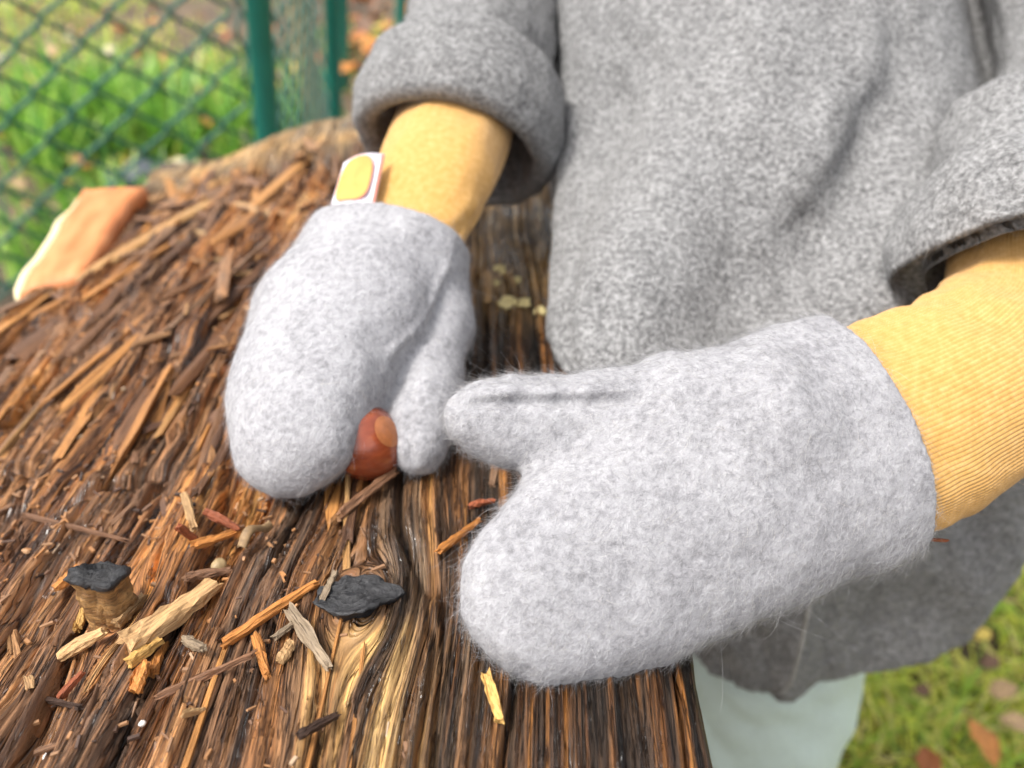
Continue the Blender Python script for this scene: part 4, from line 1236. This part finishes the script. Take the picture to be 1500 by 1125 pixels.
# ------------------------------------------------------------------ chestnut
def chestnut():
    c = P(535, 655, .2790)
    c[2] = max(c[2], float(log_z(c[0], c[1])[0]) + .0100)
    n = 48; a = np.linspace(0, 2 * np.pi, n, endpoint=False); t = np.linspace(.01, math.pi - .01, 30)
    A, T = np.meshgrid(a, t)
    ax = -unit((.78, -.30, .60)); u = unit(np.cross(ax, (0, 1, 0))); w = np.cross(ax, u)
    r = .0142 * (1 - .10 * np.cos(T) ** 2 + .07 * np.exp(-(T / .35) ** 2) + .03 * np.cos(2 * A) * np.sin(T))
    V = c + (r * np.sin(T) * np.cos(A))[..., None] * u * 1.02 + (r * np.sin(T) * np.sin(A))[..., None] * w * .95 + (r * np.cos(T))[..., None] * ax
    m, nt, b = nodes('chestnut_shell')
    mp = mapped(nt, (60, 60, 160)); n1 = N(nt, 'ShaderNodeTexNoise', i_Scale=1.0, i_Detail=4.0); nt.links.new(mp.outputs[0], n1.inputs['Vector'])
    rr = ramp(nt, [(.3, (.13, .024, .010)), (.55, (.28, .058, .020)), (.75, (.45, .15, .05))]); nt.links.new(n1.outputs[0], rr.inputs[0]); nt.links.new(rr.outputs[0], b.inputs['Base Color'])
    b.inputs['Roughness'].default_value = .16; b.inputs['Coat Weight'].default_value = .7; b.inputs['Coat Roughness'].default_value = .15
    root = add('chestnut', None, c - np.array([0, 0, .0165])); tag(root, 'glossy red-brown chestnut pinched between mitten fingers and thumb', 'chestnut')
    put('shell', V.reshape(-1, 3), grid_faces(n, 30, True)[:, ::-1], m, root)
    sel = t > 2.66
    H = c + (V - c) * 1.015
    H = H[sel]
    put('hilum', H.reshape(-1, 3), grid_faces(n, int(sel.sum()), True)[:, ::-1], simple('chestnut_scar', (.36, .125, .045), .2, .5, .2, 400), root)
chestnut()

# small red splinter caught at the near cuff
q0, q1 = P(1358, 790, .245), P(1386, 792, .247); d_ = q1 - q0
o = add('wood_splinter', chip_mesh('wood_splinter', 990, HC['red'], 6, 3, .08, .04), (q0 + q1) / 2, None, euler_of(math.atan2(-d_[0], d_[1]), math.asin(d_[2] / np.linalg.norm(d_)), 0), (.0014, np.linalg.norm(d_), .0011))
tag(o, 'tiny red splinter caught in the wool at the near mitten hem', 'splinter')

# ------------------------------------------------------------------ garden fence
GREEN = simple('green_plastic', (.012, .17, .13), .4, .5, .12, 30)
WIRE = simple('green_wire', (.018, .11, .082), .45, .5, .2, 30)
def wire_mesh(pitch, period, height, rad):
    n = int(height / (period / 2)); sides = 6
    pts = []
    for i in range(n + 1):
        z = i * period / 2; s = 1 if i % 2 else -1
        for dz in (-.004, 0, .004): pts.append((s * pitch / 2 * (1 - abs(dz) * 20 * .5), (.0022 if dz >= 0 else -.0022) * s, z + dz))
    C = np.array(pts)
    V, F = tube(C, (0, 1, 0), np.full(len(C), rad), np.full(len(C), rad), sides)
    return new_mesh('wire', V, F, WIRE)
WM = wire_mesh(.046, .072, 1.15, .0036)
def post_mesh(r, h):
    a = np.linspace(0, 2 * np.pi, 28, endpoint=False); rows = []
    for rr, z in ((r, -.05), (r, h - .03), (r * 1.12, h - .03), (r * 1.12, h - .004), (r * .9, h + .006), (.001, h + .01)):
        rows.append(np.stack([rr * np.cos(a), rr * np.sin(a), np.full(28, z)], 1))
    return new_mesh('post', np.vstack(rows), grid_faces(28, len(rows), True), GREEN)
PM = post_mesh(.021, 1.25)
def fence(a, b, label, posts, rail=True):
    a = np.array(a); b = np.array(b); d = unit(b - a); L = np.linalg.norm(b - a)
    root = add('chain_link_fence', None, (*((a + b) / 2), 0.0)); tag(root, label, 'fence', 'green chain-link fence sections')
    yaw = math.atan2(d[1], d[0])
    for i in range(int(L / .046)):
        q = a + d * (.04 + i * .046)
        if q[0] < -1.9: continue
        add('wire', WM, (q[0], q[1], .02 + (.036 if i % 2 else 0)), root, (0, 0, yaw))
    for q in posts: add('post', PM, (q[0], q[1], 0), root, (0, math.radians(5.5), 0))
    for z in (.06, 1.12):
        C = np.stack([np.linspace(a[0], b[0], 20), np.linspace(a[1], b[1], 20), z + .004 * np.sin(np.linspace(0, 9, 20))], 1)
        V, F = tube(C, (0, 0, 1), np.full(20, .002), np.full(20, .002), 6)
        put('tension_wire', V, F, WIRE, root)
c0 = (-.455, 1.40); c1 = (-.500, 2.25)
fence((-1.75, 1.02), c0, 'green chain-link fence section left of the thick green post', [(-1.75, 1.02), c0])
fence(c0, c1, 'green chain-link fence section running away behind the thick green post', [c1])
c2 = (-.62, 3.1); c3 = (-.46, 3.3)
tag(add('fence_post', PM, (-.60, 2.95, 0), None, (0, .1, 0)), 'dark green post farther back, right behind the slim green post', 'post')
tag(add('fence_post', PM, (-.43, 3.2, 0), None, (0, .1, 0)), 'dark green post farthest right, beside the rolled sleeve', 'post')
# timber stake
def stake():
    a = np.linspace(0, 2 * np.pi, 12, endpoint=False)
    sx = np.clip(np.cos(a) * 1.3, -1, 1) * .030; sy = np.clip(np.sin(a) * 1.3, -1, 1) * .022
    rows = [np.stack([-.595 + sx * s + .006 * z, 2.42 + sy * s, np.full(12, z)], 1) for z, s in [(-.05, 1), (.2, 1.0), (.5, .98), (.9, 1.0), (1.1, .98), (1.13, .8), (1.14, .02)]]
    o = put('garden_stake', np.vstack(rows), grid_faces(12, len(rows), True), simple('stake_wood', (.42, .31, .17), .8, .3, .25, 12, .4, mscale=(8, 8, .6)))
    tag(o, 'pale square timber stake between the two nearer green posts', 'stake')
stake()

# ------------------------------------------------------------------ grass, garden plants, fallen leaves
def blades(x, y, L, w, lean, cols, seed, z0=-.02, segs=3, bendy=.6):
    r = np.random.default_rng(seed); n = len(x)
    az = r.random(n) * 2 * np.pi
    d = np.stack([np.cos(az), np.sin(az), 0 * az], 1); sd_ = np.stack([-np.sin(az), np.cos(az), 0 * az], 1)
    L = L * r.uniform(.6, 1.3, n); w = w * r.uniform(.6, 1.3, n); le = lean * r.uniform(.3, 1.7, n)
    rows = []
    for k in range(segs + 1):
        t = k / segs
        q = np.stack([x, y, np.full(n, z0)], 1) + (L * t * np.cos(np.clip(le * t * bendy + le * .3, 0, 1.5)))[:, None] * np.array([0, 0, 1]) + (L * t * np.sin(np.clip(le * t * bendy + le * .3, 0, 1.5)))[:, None] * d
        ww = w * (1 - t ** 2 * .9) * .5
        rows += [q - sd_ * ww[:, None], q + sd_ * ww[:, None]]
    A = np.stack(rows, 1); m = 2 * (segs + 1)
    F = np.concatenate([(np.arange(n) * m)[:, None] + np.array([2 * k, 2 * k + 1, 2 * k + 3, 2 * k + 2]) for k in range(segs)])
    c = cols[r.integers(0, len(cols), n)] * r.uniform(.75, 1.25, n)[:, None]
    return A.reshape(-1, 3), F, np.clip(c, 0, 1).repeat(m, 0)
GRASSM = fibre_mat('grass_blade', .4)
r_ = np.random.default_rng(5)
n = 56000
gx = r_.uniform(.02, 1.15, n); gy = r_.uniform(.0, 1.35, n)
cl_ = vn2(gx * 14, gy * 14, 3)
kp = r_.random(n) < .55 + .6 * cl_
LAWN = np.array([(.44, .50, .06), (.52, .54, .07), (.32, .44, .06), (.58, .54, .12), (.64, .55, .22), (.24, .38, .05), (.54, .56, .09)])
A, F, C = blades(gx[kp], gy[kp], .050, .0036, 1.35, np.clip(LAWN * 1.25, 0, .85), 8)
tag(put('lawn_grass', A, F, GRASSM, None, colors=C), 'short yellow-green lawn grass beside the child', 'grass', kind='stuff')
# broad garden grass beyond the fence, in clumps
def clump_grass(name, label, spots, n, L, w, lean, cols, seed):
    r = np.random.default_rng(seed); xs, ys = [], []
    for cx, cy, sx, sy, f in spots:
        k = int(n * f); xs.append(r.normal(cx, sx, k)); ys.append(r.normal(cy, sy, k))
    x = np.concatenate(xs); y = np.concatenate(ys)
    k_ = vn2(x * 7, y * 6, seed + 30) > -.08; x, y = x[k_], y[k_]
    A, F, C = blades(x, y, L, w, lean, cols, seed)
    tag(put(name, A, F, GRASSM, None, colors=C), label, 'grass', kind='stuff')
GB = np.array([(.20, .42, .05), (.27, .50, .07), (.14, .34, .04), (.36, .54, .10), (.08, .22, .06)])
def gp(px, py): q = on_plane(px, py, 0.0); return q[0], q[1]
sp1 = [(*gp(150, 215), .16, .14, .25), (*gp(250, 190), .17, .16, .3), (*gp(320, 205), .10, .15, .2), (*gp(60, 170), .2, .2, .25)]
clump_grass('tall_grass', 'band of bright green broad grass in the garden bed', sp1, 1700, .22, .016, .55, GB, 4)
sp2 = [(*gp(110, 470), .10, .07, .35), (*gp(190, 440), .11, .08, .4), (*gp(230, 370), .10, .07, .25)]
sp2 = [(x, max(y, 1.5), a, b, f) for x, y, a, b, f in sp2]
clump_grass('ground_grass', 'lush green grass tuft just behind the left fence', sp2, 800, .17, .015, .6, GB, 5)
n = 15000
x = r_.uniform(-3.5, 1.5, n); y = r_.uniform(1.3, 6.5, n); kp = r_.random(n) < .45 + .7 * vn2(x * 1.7, y * 1.3, 9) - .5 * (x > -.8)
A, F, C = blades(x[kp], y[kp], .09, .010, .9, np.vstack([np.clip(LAWN * 1.2, 0, .8), GB[:2]]), 14)
tag(put('garden_grass', A, F, GRASSM, None, colors=C), 'sparse low grass over the garden soil', 'grass', kind='stuff')

def leaf_mesh(seed, cols):
    r = np.random.default_rng(seed)
    n = 9; t = np.linspace(0, 1, n)
    w = .34 * np.sin(np.pi * t ** .8) * (1 + .18 * np.sin(t * 20 + seed)) + .012
    rows = []
    for s in (-1, -.5, 0, .5, 1):
        rows.append(np.stack([s * w, t - .5, .10 * np.abs(s) * np.sin(np.pi * t) * r.uniform(.5, 1.6) + .16 * (t - .5) ** 2 * r.uniform(-1, 1.5) + .02 * np.sin(9 * t + s * 3)], 1))
    top = np.stack(rows, 1).reshape(-1, 3)
    V = np.vstack([top, top - np.array([0, 0, .012])])
    F = grid_faces(5, n); F2 = F[:, ::-1] + len(top)
    ring = np.concatenate([np.arange(5), np.arange(1, n) * 5 + 4, (n - 1) * 5 + np.arange(3, -1, -1), np.arange(n - 2, 0, -1) * 5])
    m = len(top)
    Fs = np.stack([ring, ring + m, np.roll(ring, -1) + m, np.roll(ring, -1)], 1)
    return new_mesh('leaf_blade', V, np.vstack([F, F2, Fs]), cols)
def leaf_mat(name, c):
    return simple(name, c, .55, .4, .35, 9, .3, bdist=.02)
LM = [leaf_mat('leaf_orange', (.50, .20, .05)), leaf_mat('leaf_brown', (.16, .085, .05)), leaf_mat('leaf_tan', (.42, .27, .14)), leaf_mat('leaf_yellow', (.62, .46, .10)), leaf_mat('leaf_rust', (.34, .11, .035)), leaf_mat('leaf_pale', (.62, .52, .34))]
LMS = [leaf_mesh(i, LM[i % 6]) for i in range(12)]
for px, py, s, mi, lab in [(1440, 1090, .075, 0, 'bright orange fallen leaf in the grass at the lower right corner'), (1490, 1060, .055, 2, 'pinkish tan leaf beside the bright orange leaf'), (1450, 970, .035, 1, 'dark brown leaf in the grass above the orange leaf'),
                           (1440, 930, .03, 3, 'small yellow leaf in the grass beside the coat hem'), (1350, 1010, .032, 1, 'brown leaf in the grass just right of the trousers'), (1480, 880, .035, 2, 'tan leaf in the grass at the right edge of the picture'),
                           (1360, 1115, .05, 4, 'purplish brown leaf at the bottom edge beside the trousers'), (1470, 1010, .045, 2, 'small tan leaf in the grass right of the dark brown leaf')]:
    s *= .62; q = on_plane(px, py, .024)
    o = add('fallen_leaf', LMS[mi], q, None, (random.gauss(0, .5), random.gauss(0, .5), random.random() * 6.28), (s, s, s)); tag(o, lab, 'leaf', 'fallen leaves in the lawn')
rr = random.Random(4)
k = 0
while k < 150:
    px = rr.uniform(0, 620); py = rr.uniform(0, 450) if rr.random() < .8 else rr.uniform(0, 130)
    q = on_plane(px, py, .012)
    if q[1] < 1.36 + .35 * max(0, -q[0] - .5) * 0 or q[1] > 6: continue
    if q[1] < 1.5 and q[0] < -.4: continue
    s = rr.uniform(.05, .10)
    o = add('fallen_leaf', LMS[rr.choice([0, 1, 2, 4, 4, 5, 6, 7, 8, 10, 3])], q + np.array([0, 0, rr.random() * .03]), None, (rr.gauss(0, .35), rr.gauss(0, .35), rr.random() * 6.28), (s, s, s))
    tag(o, 'fallen autumn leaf on the ground beyond the chain-link fence', 'leaf', 'fallen leaves beyond the fence'); k += 1
for k in range(46):
    px = rr.uniform(495, 600); py = rr.uniform(0, 130)
    q = on_plane(px, py, .02)
    s = rr.uniform(.07, .13)
    o = add('fallen_leaf', LMS[rr.choice([1, 7, 1, 4, 10, 1, 0])], q + np.array([0, 0, rr.random() * .05]), None, (rr.gauss(0, .4), rr.gauss(0, .4), rr.random() * 6.28), (s, s, s))
    tag(o, 'dark fallen leaf in the brown heap behind the green posts', 'leaf', 'leaves heaped behind the green posts')
# dark stones in the bed
STN = simple('dark_stone', (.05, .06, .07), .6, .4, .4, 20, .5, bdist=.01)
for i, (px, py, s, lab) in enumerate([(255, 305, .10, 'dark grey stone in the garden bed behind the fence, nearest the post'), (215, 262, .07, 'small dark stone left of the larger stone in the bed')]):
    q = on_plane(px, py, .03)
    tag(blob('stone', q, (s * 1.3, s, s * .6), STN, i + 5, .3, 26), lab, 'stone')
